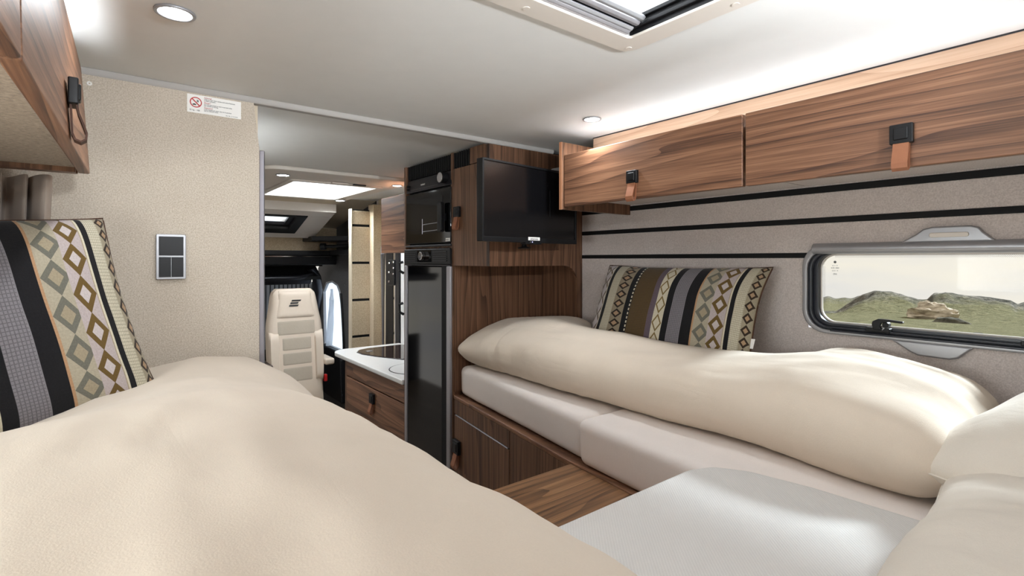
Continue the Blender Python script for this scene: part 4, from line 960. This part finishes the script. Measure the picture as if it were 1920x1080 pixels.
# ---- gathered curtain beside the partition
nfold = 7; nn = 120; m = MB(); zt2, zb2 = .215, -.35
v = []
for i in range(nn + 1):
    u = i / nn; x = -.43 + .30 * u + .012 * math.sin(u * 40); y = 1.80 + .045 * math.sin(u * nfold * 2 * math.pi) + .02 * math.sin(u * 11)
    for j in range(13):
        w = j / 12; z = zt2 + (zb2 - zt2) * w
        v.append((x - .02 * w * (u), y * 1.0 + .004 * math.sin(6 * w + 9 * u), Z(z)))
f = [(i * 13 + j, i * 13 + j + 1, (i + 1) * 13 + j + 1, (i + 1) * 13 + j) for i in range(nn) for j in range(12)]
m.add(v, f); cu_ = m.build('curtain', M['curtain'], None, smooth=True); so = cu_.modifiers.new('thickness', 'SOLIDIFY'); so.thickness = .003
tag(cu_, 'gathered taupe curtain hanging under the left overhead cabinet', 'curtain')


# ================================================================== BEDS
ZB, ZM = -.674, -.525             # top of the bed bases, top of the mattresses
REDGE = [(-.32, 1.19), (.745, 1.165), (1.20, 1.205), (1.645, 1.268), (2.2, 1.345)]
LEDGE = [(-.32, .52), (.5, .50), (1.2, .47), (1.88, .40)]
rb = thing('bed', 'walnut base of the right bed with door and leather pull', 'bed', (1.6, .9, Z(ZF)))
pl = [(lerp_tab(REDGE, y) + .012, y) for y in (-.31, .745, 1.20, 1.645, 2.198)]
MB().prism(pl + [(XR - .002, 2.198), (XR - .002, -.31)], 'z', Z(ZF), Z(ZB) - .018).build('body', M['wood_z'], rb)
MB().prism([(lerp_tab(REDGE, y) - .002, y) for y in (-.31, .745, 1.20, 1.645, 2.198)] + [(lerp_tab(REDGE, y) + .03, y) for y in (2.198, 1.645, 1.20, .745, -.31)], 'z', Z(ZB) - .018, Z(ZB)).build('top_rail', M['wood_y'], rb, 0.003)
MB().prism([(lerp_tab(REDGE, y) + .03, y) for y in (-.31, .745, 1.20, 1.645, 2.198)] + [(XR - .002, 2.198), (XR - .002, -.31)], 'z', Z(ZB) - .018, Z(ZB) - .004).build('slatted_deck', M['wood_z'], rb)
def base_panel(name, ya, yb, za, zb_, mat, out=0.0, bev=.002):
    xa, xb = lerp_tab(REDGE, ya), lerp_tab(REDGE, yb)
    p = [(xa - out, ya, Z(za)), (xa + .012, ya, Z(za)), (xb + .012, yb, Z(za)), (xb - out, yb, Z(za)), (xa - out, ya, Z(zb_)), (xa + .012, ya, Z(zb_)), (xb + .012, yb, Z(zb_)), (xb - out, yb, Z(zb_))]
    return MB().hexa(p).build(name, mat, rb, bev)
base_panel('panel', 1.648, 2.196, -.764, ZB - .019, M['wood_z'])
base_panel('metal_strip', 1.66, 2.18, -.770, -.765, M['alu'], .003)
d = base_panel('door', 1.648, 2.196, -1.45, -.771, M['wood_z'])
base_panel('panel', 1.20, 1.643, -1.45, ZB - .019, M['wood_z'])
n_ = Vector((-.55, .077)); latch(d, (lerp_tab(REDGE, 2.15), 2.15, Z(-.915)), (-1, .13), .055, 1.2)
lb = thing('bed', 'walnut base of the left bed, below the large duvet', 'bed', (0, .9, Z(ZF)))
MB().prism([(XL + .002, -.31)] + [(lerp_tab(LEDGE, y), y) for y in (-.31, .5, 1.2, 1.88)] + [(XL + .002, 1.88)], 'z', Z(ZF), Z(ZB) - .018).build('body', M['wood_z'], lb)
MB().prism([(XL + .002, -.31)] + [(lerp_tab(LEDGE, y), y) for y in (-.31, .5, 1.2, 1.88)] + [(XL + .002, 1.88)], 'z', Z(ZB) - .018, Z(ZB)).build('deck', M['wood_y'], lb, 0.003)
# walnut board joining both beds
stp = thing('bed_bridge', 'walnut board between the two beds in front of the ribbed cushion', 'board', (.9, .5, Z(ZF)))
MB().prism([(lerp_tab(LEDGE, y) + .003, y) for y in (-.31, .5, 1.225)] + [(1.200, 1.225), (1.162, .745), (1.186, -.31)], 'z', Z(ZB) - .022, Z(ZB) - .001).build('board', M['wood_step'], stp, 0.003)
MB().box(.62, -.30, Z(ZF), 1.15, 1.18, Z(ZB) - .022).build('step_box', M['wood_z'], stp)

def mattress(name, poly, z0, z1, mat, label, bev=.034, dome=.006):
    m = MB().prism(poly, 'z', Z(z0), Z(z1)); o = m.build(name, mat, None, 0); 
    bm = bmesh.new(); bm.from_mesh(o.data); bmesh.ops.bevel(bm, geom=list(bm.edges), offset=bev, segments=5, profile=.55, affect='EDGES', clamp_overlap=True)
    bmesh.ops.triangulate(bm, faces=[f for f in bm.faces if len(f.verts) > 4])
    for v in bm.verts:
        q = v.co
        v.co += Vector((noise.noise(q * 5 + Vector((3, 1, 9))), noise.noise(q * 5 + Vector((7, 7, 1))), noise.noise(q * 4)) ) * .004
    bm.to_mesh(o.data); bm.free()
    for p in o.data.polygons: p.use_smooth = True
    tag(o, label, 'mattress'); return o
E1 = [(1.210, 1.236), (1.6, 1.290), (2.0, 1.345), (2.19, 1.372)]
mattress('mattress', [(lerp_tab(E1, y) , y) for y in (1.212, 1.6, 2.0, 2.190)] + [(XR - .006, 2.190), (XR - .006, 1.212)], ZB, ZM - .004, M['sheet'], 'pale sheeted mattress at the foot of the right bed')
mattress('mattress', [(1.185, -.30), (1.172, .75), (1.206, 1.204), (XR - .006, 1.204), (XR - .006, -.30)], ZB, ZM, M['sheet'], 'pale sheeted mattress under the middle of the right duvet')
mattress('mattress', [(XL + .006, -.30), (.51, -.30), (.49, .5), (.46, 1.2), (.39, 1.875), (XL + .006, 1.875)], ZB, ZM, M['sheet'], 'sheeted mattress hidden under the left duvet')
mattress('mattress', [(.545, -.30), (1.30, -.30), (1.262, .50), (1.236, .64), (1.190, .715), (1.12, .742), (.62, .742), (.555, .72), (.535, .66)], ZM - .10, ZM + .014, M['rib'], 'ribbed white mattress cushion between the two beds', .045)

# ---- duvets: lofted, padded, creased
def closed_cr(ctrl, n):
    """closed Catmull-Rom through control points, n samples, nearly even spacing"""
    k = len(ctrl); dense = []
    for i in range(k):
        p0, p1, p2, p3 = (Vector(ctrl[(i + d_) % k]) for d_ in (-1, 0, 1, 2))
        for j in range(16):
            t = j / 16
            dense.append(.5 * ((2 * p1) + (p2 - p0) * t + (2 * p0 - 5 * p1 + 4 * p2 - p3) * t * t + (3 * p1 - p0 - 3 * p2 + p3) * t ** 3))
    L = [0]
    for a, b in zip(dense, dense[1:] + dense[:1]): L.append(L[-1] + (b - a).length)
    res = []; i = 0
    for q in range(n):
        tgt = L[-1] * q / n
        while L[i + 1] < tgt: i += 1
        f_ = (tgt - L[i]) / max(1e-9, L[i + 1] - L[i]); res.append(dense[i].lerp(dense[(i + 1) % len(dense)], f_))
    return res
def loft(stations, prof, n, name, mat, disp):
    rings = []
    for y in stations:
        rings.append([Vector((p[0], y, Z(p[1]))) for p in closed_cr(prof(y), n)])
    v = [p for r in rings for p in r]; f = []
    for i in range(len(rings) - 1):
        for k in range(n):
            f.append((i * n + k, i * n + (k + 1) % n, (i + 1) * n + (k + 1) % n, (i + 1) * n + k))
    f.append(tuple(range(n))[::-1]); f.append(tuple(range((len(rings) - 1) * n, len(rings) * n)))
    m = MB().add(v, f); o = m.build(name, mat, None, 0, True)
    me = o.data; bm = bmesh.new(); bm.from_mesh(me); bm.normal_update(); loc = o.location
    off = [(vv, vv.normal * disp(vv.co + loc, vv.normal)) for vv in bm.verts]
    for vv, d_ in off: vv.co += d_
    bm.to_mesh(me); bm.free()
    for p in me.polygons: p.use_smooth = True
    return o
def ridged(p): return 1 - abs(noise.noise(p)) * 2
def ease_end(y, ya, yb, r0, r1):
    """0..1 rounding towards both ends"""
    a = min(1, max(0, (y - ya) / r0)); b = min(1, max(0, (yb - y) / r1))
    f = lambda q: math.sqrt(max(0, 1 - (1 - q) ** 2))
    return max(.04, f(a) * f(b))

RY0, RY1 = .27, 2.205
XLB = [(.3, 1.37), (.46, 1.375), (.73, 1.40), (1.0, 1.40), (1.26, 1.392), (1.5, 1.376), (1.86, 1.395), (2.1, 1.40), (2.25, 1.42)]
RH = [(.30, .200), (.45, .225), (.65, .238), (.95, .220), (1.25, .222), (1.55, .236), (1.75, .244), (1.95, .232), (2.2, .20)]
RW = [(.30, .9), (.65, .92), (.80, .62), (.95, .48), (1.55, .48), (1.68, .7), (1.8, .9), (2.2, .9)]   # relative height at the wall (pressed down by the cushion)
def rprof(y):
    e = ease_end(y, RY0, RY1, .10, .13); H = smooth_tab(RH, y) * (.25 + .75 * e); xl = smooth_tab(XLB, y) + (1 - e) * .05; w = smooth_tab(RW, y)
    z0 = ZM + .002; xr = 1.925 - (1 - e) * .04
    z0 += (1 - e) * .06
    bl = .05 + .035 * min(1, max(0, (y - 1.7) / .4))
    return [(xl + .05, z0), (xl - bl * .55, z0 + .20 * H), (xl - bl * .80, z0 + .45 * H), (xl - .005, z0 + .72 * H), (xl + .09, z0 + .90 * H), (xl + .20, z0 + H), (xl + .31, z0 + H * (.72 + .28 * w + .0)),
            (xr - .08, z0 + H * w), (xr, z0 + .45 * H * w), (xr - .05, z0), (1.7, z0)]
def rdisp(p, nrm):
    d_ = .010 * noise.noise(Vector((p.x * 4, p.y * 3, p.z * 4)))
    up = max(0, nrm.z); side = max(0, -nrm.x)
    d_ += side * .0085 * ridged(Vector((p.x * 3 + 4, p.y * 15, p.z * 3))) * (0.4 + .6 * min(1, max(0, (p.y - 1.2) / .6)))
    d_ += up * .007 * ridged(Vector((p.x * 9 + p.y * 2.5, p.y * 2.2 - p.x * 3, 2)))
    g = max(0, 1 - abs(p.y - .42) / .35) * min(1, max(0, (p.x - 1.5) / .2))
    d_ += g * .012 * ridged(Vector((p.x * 9 - p.y * 4, p.y * 3 + p.x * 2, 7)))
    return d_
rst = [RY0 + (RY1 - RY0) * (0.5 - 0.5 * math.cos(math.pi * i / 130)) * .35 + (RY1 - RY0) * (i / 130) * .65 for i in range(131)]
rd = loft(rst, rprof, 110, 'duvet', M['duvet_creased'], rdisp); tag(rd, 'long beige folded duvet on the right bed under the window', 'duvet', 'duvets')

LY0, LY1 = -.28, 1.885
LXR = [(-.3, .52), (.2, .51), (.56, .50), (.9, .492), (1.2, .485), (1.5, .47), (1.8, .44), (1.9, .41)]
LH = [(-.3, .25), (.2, .28), (.6, .290), (1.0, .285), (1.2, .260), (1.4, .236), (1.6, .228), (1.8, .232), (1.9, .22)]
def lprof(y):
    e = ease_end(y, LY0, LY1, .12, .10); H = smooth_tab(LH, y) * (.25 + .75 * e); xr = smooth_tab(LXR, y); z0 = ZM + .002
    k = min(1, max(0, (y - 1.35) / .35)); k = k * k * (3 - 2 * k)
    mx = lambda a, b: a + (b - a) * k
    xl_ = XL + .03
    lw = .95 - .35 * min(1, max(0, (y - 1.05) / .25))      # sinks behind, where the cushion stands
    return [(xr - .07, z0), (xr + .012, z0 + mx(.10, .16) * H), (xr + .022, z0 + mx(.22, .36) * H), (xr + .002, z0 + mx(.41, .62) * H), (xr - .075, z0 + mx(.655, .86) * H), (xr - .18, z0 + mx(.875, .97) * H), (xr - .33, z0 + H * mx(.985, .93)),
            (-.06, z0 + H * (1.0 - .25 * (1 - lw) - .12 * k)), (-.28, z0 + H * lw * .97), (xl_ + .06, z0 + H * lw * .8), (xl_, z0 + H * .4), (xl_ + .05, z0), (.1, z0)]
def ldisp(p, nrm):
    d_ = .012 * noise.noise(Vector((p.x * 3.2, p.y * 2.4, 5)))
    up = max(0, nrm.z)
    q = Vector((p.x * 7 - p.y * 3.0, p.y * 2.6 + p.x * 2.0, 3))
    d_ += up * .0055 * ridged(q) + .003 * noise.noise(Vector((p.x * 12, p.y * 7, 1)))
    side = max(0, nrm.x)
    d_ += side * .005 * ridged(Vector((p.y * 11, p.z * 3, 1)))
    return d_
lst = [LY0 + (LY1 - LY0) * i / 140 for i in range(141)]
ld = loft(lst, lprof, 130, 'duvet', M['duvet'], ldisp); tag(ld, 'large beige puffed duvet filling the foreground on the left bed', 'duvet', 'duvets')

# ---- pillows and cushions
def pillow_mesh(name, W, H, T, mat, nu=56, nv=40, pinch=.05, ears=.0, wr=.006, seed=0, pw=2.6, seam=None):
    """soft rectangular pillow in the local x-z plane, thickness along y, UV over the face"""
    v, uvs, f = [], [], []
    def pt(i, j, sgn):
        u = -1 + 2 * i / nu; w = -1 + 2 * j / nv
        u2 = math.sin(u * math.pi / 2) * .35 + u * .65; w2 = math.sin(w * math.pi / 2) * .35 + w * .65
        x = W / 2 * u2 * (1 - pinch * (1 - w2 * w2)); z = H / 2 * w2 * (1 - pinch * 1.2 * (1 - u2 * u2))
        t_ = (max(0, 1 - abs(u2) ** pw) * max(0, 1 - abs(w2) ** pw)) ** .55
        y = sgn * T / 2 * t_
        edge = 1 - t_
        q = Vector((x * 6 + seed, z * 6, seed + sgn))
        y += sgn * wr * noise.noise(q * 1.6) * t_ + sgn * wr * .9 * ridged(Vector((x * 14 * (1 + .4 * w2) + seed, z * 5, 2 + sgn))) * t_ * edge * 1.8
        x += ears * noise.noise(Vector((z * 5, seed, 1))) ; z += ears * noise.noise(Vector((x * 4, seed, 5)))
        return (x, y, z)
    idx = {}
    for sgn in (-1, 1):
        for i in range(nu + 1):
            for j in range(nv + 1):
                bd = i in (0, nu) or j in (0, nv)
                key = (i, j, 0 if bd else sgn)
                if key not in idx:
                    idx[key] = len(v); v.append(pt(i, j, sgn)); uvs.append((i / nu, j / nv))
    def id_(i, j, sgn): return idx[(i, j, 0 if (i in (0, nu) or j in (0, nv)) else sgn)]
    for sgn in (-1, 1):
        for i in range(nu):
            for j in range(nv):
                q = (id_(i, j, sgn), id_(i + 1, j, sgn), id_(i + 1, j + 1, sgn), id_(i, j + 1, sgn)); f.append(q if sgn < 0 else q[::-1])
    me = bpy.data.meshes.new(name); me.from_pydata(v, [], f); me.materials.append(mat)
    ul = me.uv_layers.new(name='UVMap')
    for lp in me.loops: ul.data[lp.index].uv = uvs[lp.vertex_index]
    for p in me.polygons: p.use_smooth = True
    rim = [v[idx[(i, 0, 0)]] for i in range(0, nu + 1)] + [v[idx[(nu, j, 0)]] for j in range(1, nv + 1)] + [v[idx[(i, nv, 0)]] for i in range(nu - 1, -1, -1)] + [v[idx[(0, j, 0)]] for j in range(nv - 1, -1, -1)]
    return me, rim
def place_pillow(name, me, rim, Mw, label, cat, group, seam_mat, seam_r=.0022):
    o = bpy.data.objects.new(name, me); C.objects.link(o); o.matrix_world = Mw; WL[o.name] = Mw.translation.copy(); tag(o, label, cat, group)
    sm = MB().tube(rim, seam_r, 6, False); m2 = bpy.data.meshes.new('seam'); m2.from_pydata(sm.v, [], sm.f); m2.materials.append(seam_mat)
    for p in m2.polygons: p.use_smooth = True
    so_ = bpy.data.objects.new('seam', m2); C.objects.link(so_); so_.parent = o
    return o
def frame(origin, ex, ez):
    """matrix from local x (across), z (up), y = away from the viewer"""
    ex = Vector(ex).normalized(); ez = Vector(ez); ez = (ez - ex * ez.dot(ex)).normalized(); ey = ez.cross(ex)
    M4 = Matrix.Identity(4)
    for i in range(3): M4[i][0] = ex[i]; M4[i][1] = ey[i]; M4[i][2] = ez[i]; M4[i][3] = origin[i]
    return M4

cme, crim = pillow_mesh('patterned_cushion', .74, .50, .115, M['pattern'], 64, 44, .05, .006, .004, 3, 4.0)
# left cushion, leaning in the corner: lower right corner (.115,1.60,-.37), upper right corner (-.035,1.72,.125)
ex = Vector((.85, .53, .08)); up = Vector((-.15, .12, .495))
cen = Vector((.115, 1.60, Z(-.37))) + up * .5 - ex.normalized() * .368
lc = place_pillow('patterned_cushion', cme, crim, frame(cen, ex, up), 'striped and diamond patterned cushion leaning by the curtain on the left bed', 'cushion', 'patterned cushions', M['leather_edge'])
ex = Vector((0, -1, -.0)); up = Vector((.20, 0, .40))
cen = Vector((1.765, 1.255, Z(-.215)))
cme2, crim2 = pillow_mesh('patterned_cushion', .76, .42, .15, M['pattern'], 64, 44, .045, .008, .005, 9)
rc = place_pillow('patterned_cushion', cme2, crim2, frame(cen, ex, up), 'striped and diamond patterned cushion propped against the right wall beside the window', 'cushion', 'patterned cushions', M['leather_edge'])
tg = MB().box(0, 0, 0, .014, .002, .035); m2 = bpy.data.meshes.new('care_tag'); m2.from_pydata(tg.v, [], tg.f); m2.materials.append(M['white'])
to_ = bpy.data.objects.new('care_tag', m2); C.objects.link(to_); to_.parent = rc; to_.location = (.365, -.004, -.10)

pme, prim = pillow_mesh('pillow', .74, .56, .15, M['pillow'], 64, 48, .03, .01, .010, 21, 3.0)
# nearest pillow lying flat on the cushion between the beds
place_pillow('pillow', pme, prim, frame(Vector((1.09, .0, Z(-.45))), (1, .05, .02), (-.05, 1, -.05)), 'plump sand coloured pillow lying flat in the lower right corner', 'pillow', 'pillows', M['pillow'])
pme2, prim2 = pillow_mesh('pillow', .46, .58, .22, M['pillow'], 64, 56, .04, .01, .009, 33, 2.0)
place_pillow('pillow', pme2, prim2, frame(Vector((1.525, .055, Z(-.378))), (-.38, -.92, -.03), (.88, -.38, .24)), 'sand coloured pillow with pointed corner propped at the head of the right bed', 'pillow', 'pillows', M['pillow'])

# ================================================================== OUTDOORS
def az_top():
    tab = [(20, 612), (60, 606), (66, 600), (69.5, 597), (71, 570), (72.2, 551), (73.1, 545), (74.3, 547), (75.4, 556), (76.2, 566), (76.8, 567), (77.2, 557), (78, 552), (79, 553), (80.5, 558), (82, 563), (82.4, 570), (85, 573), (90, 580), (100, 598), (150, 606)]
    return tab
AT = az_top()
def ground(az, r):
    ph = math.radians(az - 37.88)
    base = -2.3 - .0755 * r
    cz = max(.35, math.cos(ph))
    top = -(lerp_tab(AT, az) - 487) / 964 * cz * 210
    amp = max(0, top - (-2.3 - .0755 * 210))
    x, y = r * math.sin(math.radians(az)), r * math.cos(math.radians(az))
    g = math.exp(-((r - 210) / 34.0) ** 2) if r < 210 else math.exp(-((r - 210) / 60.0) ** 2)
    n1 = noise.fractal(Vector((x / 26, y / 26, 1)), 1.0, 2.0, 6); n2 = ridged(Vector((x / 9, y / 14, 6))) + .5 * ridged(Vector((x / 4, y / 5, 2)))
    z = base + amp * g + g * ((2.4 * n1 + 1.3 * (n2 - .9)) if r < 203 else (.5 * n1 + .35 * (n2 - .9)))
    z += .25 * noise.noise(Vector((x / 9, y / 9, 4))) * min(1, r / 30)
    f2 = -.0600 * 520 + 5 * noise.noise(Vector((az * .28, 3, 1))) + 2.5 * noise.noise(Vector((az * 1.1, 3, 1)))
    fb = -2.3 - .0755 * 520
    z += max(0, f2 - fb) * math.exp(-((r - 520) / 70.0) ** 2)
    return (x, y, ZC + z)
azs = [20 + 46 * i / 60 for i in range(60)] + [66 + 20 * i / 260 for i in range(260)] + [86 + 64 * i / 60 for i in range(61)]
rs = [5 * (1.045 ** i) for i in range(110)]
rs = [r for r in rs if r < 130] + [130 + 2.2 * i for i in range(60)] + [r for r in rs if 264 < r < 640]
v = [ground(a, r) for r in rs for a in azs]; W_n = len(azs)
f = [(i * W_n + j, i * W_n + j + 1, (i + 1) * W_n + j + 1, (i + 1) * W_n + j) for i in range(len(rs) - 1) for j in range(W_n - 1)]
t = NT('hillside'); vec = t.coord('Object'); geo = t.node('ShaderNodeNewGeometry'); sp = t.node('ShaderNodeSeparateXYZ'); t.l.new(geo.outputs['Normal'], sp.inputs[0])
n1 = t.noise(vec, .09, 6, .65); n2 = t.noise(vec, .6, 5, .7); n3 = t.noise(vec, .025, 3)
grass = t.ramp(n2, [(.30, srgb(98, 96, 70)), (.52, srgb(128, 123, 90)), (.72, srgb(156, 148, 114))])
rock = t.ramp(t.math('ADD', t.math('MULTIPLY', n2, .6), t.math('MULTIPLY', n1, .4)), [(.40, srgb(72, 70, 64)), (.50, srgb(114, 110, 101)), (.60, srgb(160, 152, 139))])
ln = t.node('ShaderNodeVectorMath', operation='LENGTH'); t.l.new(vec, ln.inputs[0])
at = t.node('ShaderNodeAttribute', attribute_name='rockiness')
sl_ = t.math('ADD', t.math('MULTIPLY', t.math('SUBTRACT', 1.0, sp.outputs[2]), 2.5), t.math('ADD', t.math('MULTIPLY', at.outputs['Fac'], 2.1), t.math('MULTIPLY_ADD', n1, 2.2, -2.0)))
hill = t.mix(t.math('MINIMUM', t.math('MAXIMUM', sl_, 0.0), 1.0), grass, rock)
t.bump(n2, 1.0, 2.5)
gm = t.done(hill, 1.0, 0, 0.05)
m = MB().add(v, f); ter = m.build('hillside', gm, None, 0, True)
at_ = ter.data.attributes.new('rockiness', 'FLOAT', 'POINT')
for i_, r_ in enumerate(r for r in rs for a in azs):
    at_.data[i_].value = math.exp(-((r_ - 214) / 33.0) ** 2) + .8 * math.exp(-((r_ - 520) / 80.0) ** 2); struct(ter, 'grassy slope with rocky hills outside the window')
def outcrop(name, az0, az1, r, h, seed, mat, label, lift=0.0, cat='rock'):
    m = MB(); nu, nv = 36, 14; v = []; x0, y0, z0 = ground((az0 + az1) / 2, r)
    wid = r * math.radians(az1 - az0); c = Vector((x0, y0, z0)); tx = Vector((math.cos(math.radians((az0 + az1) / 2)), -math.sin(math.radians((az0 + az1) / 2)), 0)); rad = Vector((x0, y0, 0)).normalized()
    for i in range(nu + 1):
        for j in range(nv + 1):
            a = 2 * math.pi * i / nu; b = math.pi / 2 * j / nv
            d_ = tx * math.cos(a) * math.cos(b) * wid / 2 + rad * math.sin(a) * math.cos(b) * wid * .3 + Vector((0, 0, 1)) * (math.sin(b) * h - .4)
            k = 1 + .30 * noise.fractal(Vector((d_.x / 3 + seed, d_.y / 3, d_.z * 1.4)), 1.0, 2.1, 5)
            d_ = Vector((d_.x * k, d_.y * k, d_.z * k + .18 * h * math.floor(3 * noise.noise(d_ * .2 + Vector((seed, 0, 0)))) * .3))
            v.append(c + d_ + Vector((0, 0, lift)))
    f = [(i * (nv + 1) + j, (i + 1) * (nv + 1) + j, (i + 1) * (nv + 1) + j + 1, i * (nv + 1) + j + 1) for i in range(nu) for j in range(nv)]
    m.add(v, f); o = m.build(name, mat, None, 0, True); tag(o, label, cat); return o
t = NT('pale_sandstone'); vec = t.coord('Object', (1, 1, 4)); nn_ = t.noise(vec, .55, 6, .7)
pr = t.done(t.ramp(nn_, [(.35, srgb(126, 114, 98)), (.5, srgb(190, 176, 156)), (.65, srgb(212, 199, 180))]), 1, 0, .05); 
t = NT('grey_boulder'); vec = t.coord('Object'); nn_ = t.noise(vec, .7, 6, .7)
gr_ = t.done(t.ramp(nn_, [(.35, srgb(62, 60, 53)), (.6, srgb(108, 104, 92))]), 1, 0, .05)
outcrop('rock_outcrop', 75.4, 79.0, 152, 4.0, 3, pr, 'pale sandstone outcrop between the two hills outside the window')
outcrop('rock_outcrop', 77.0, 79.6, 128, 1.5, 8, gr_, 'low grey rock in the meadow below the sandstone outcrop')
outcrop('rock_outcrop', 79.3, 80.8, 72, .55, 12, gr_, 'thin dark rock lying in the meadow outside the window')
outcrop('rock_outcrop', 81.9, 84.0, 60, .9, 17, gr_, 'weathered rock at the right edge of the window view')
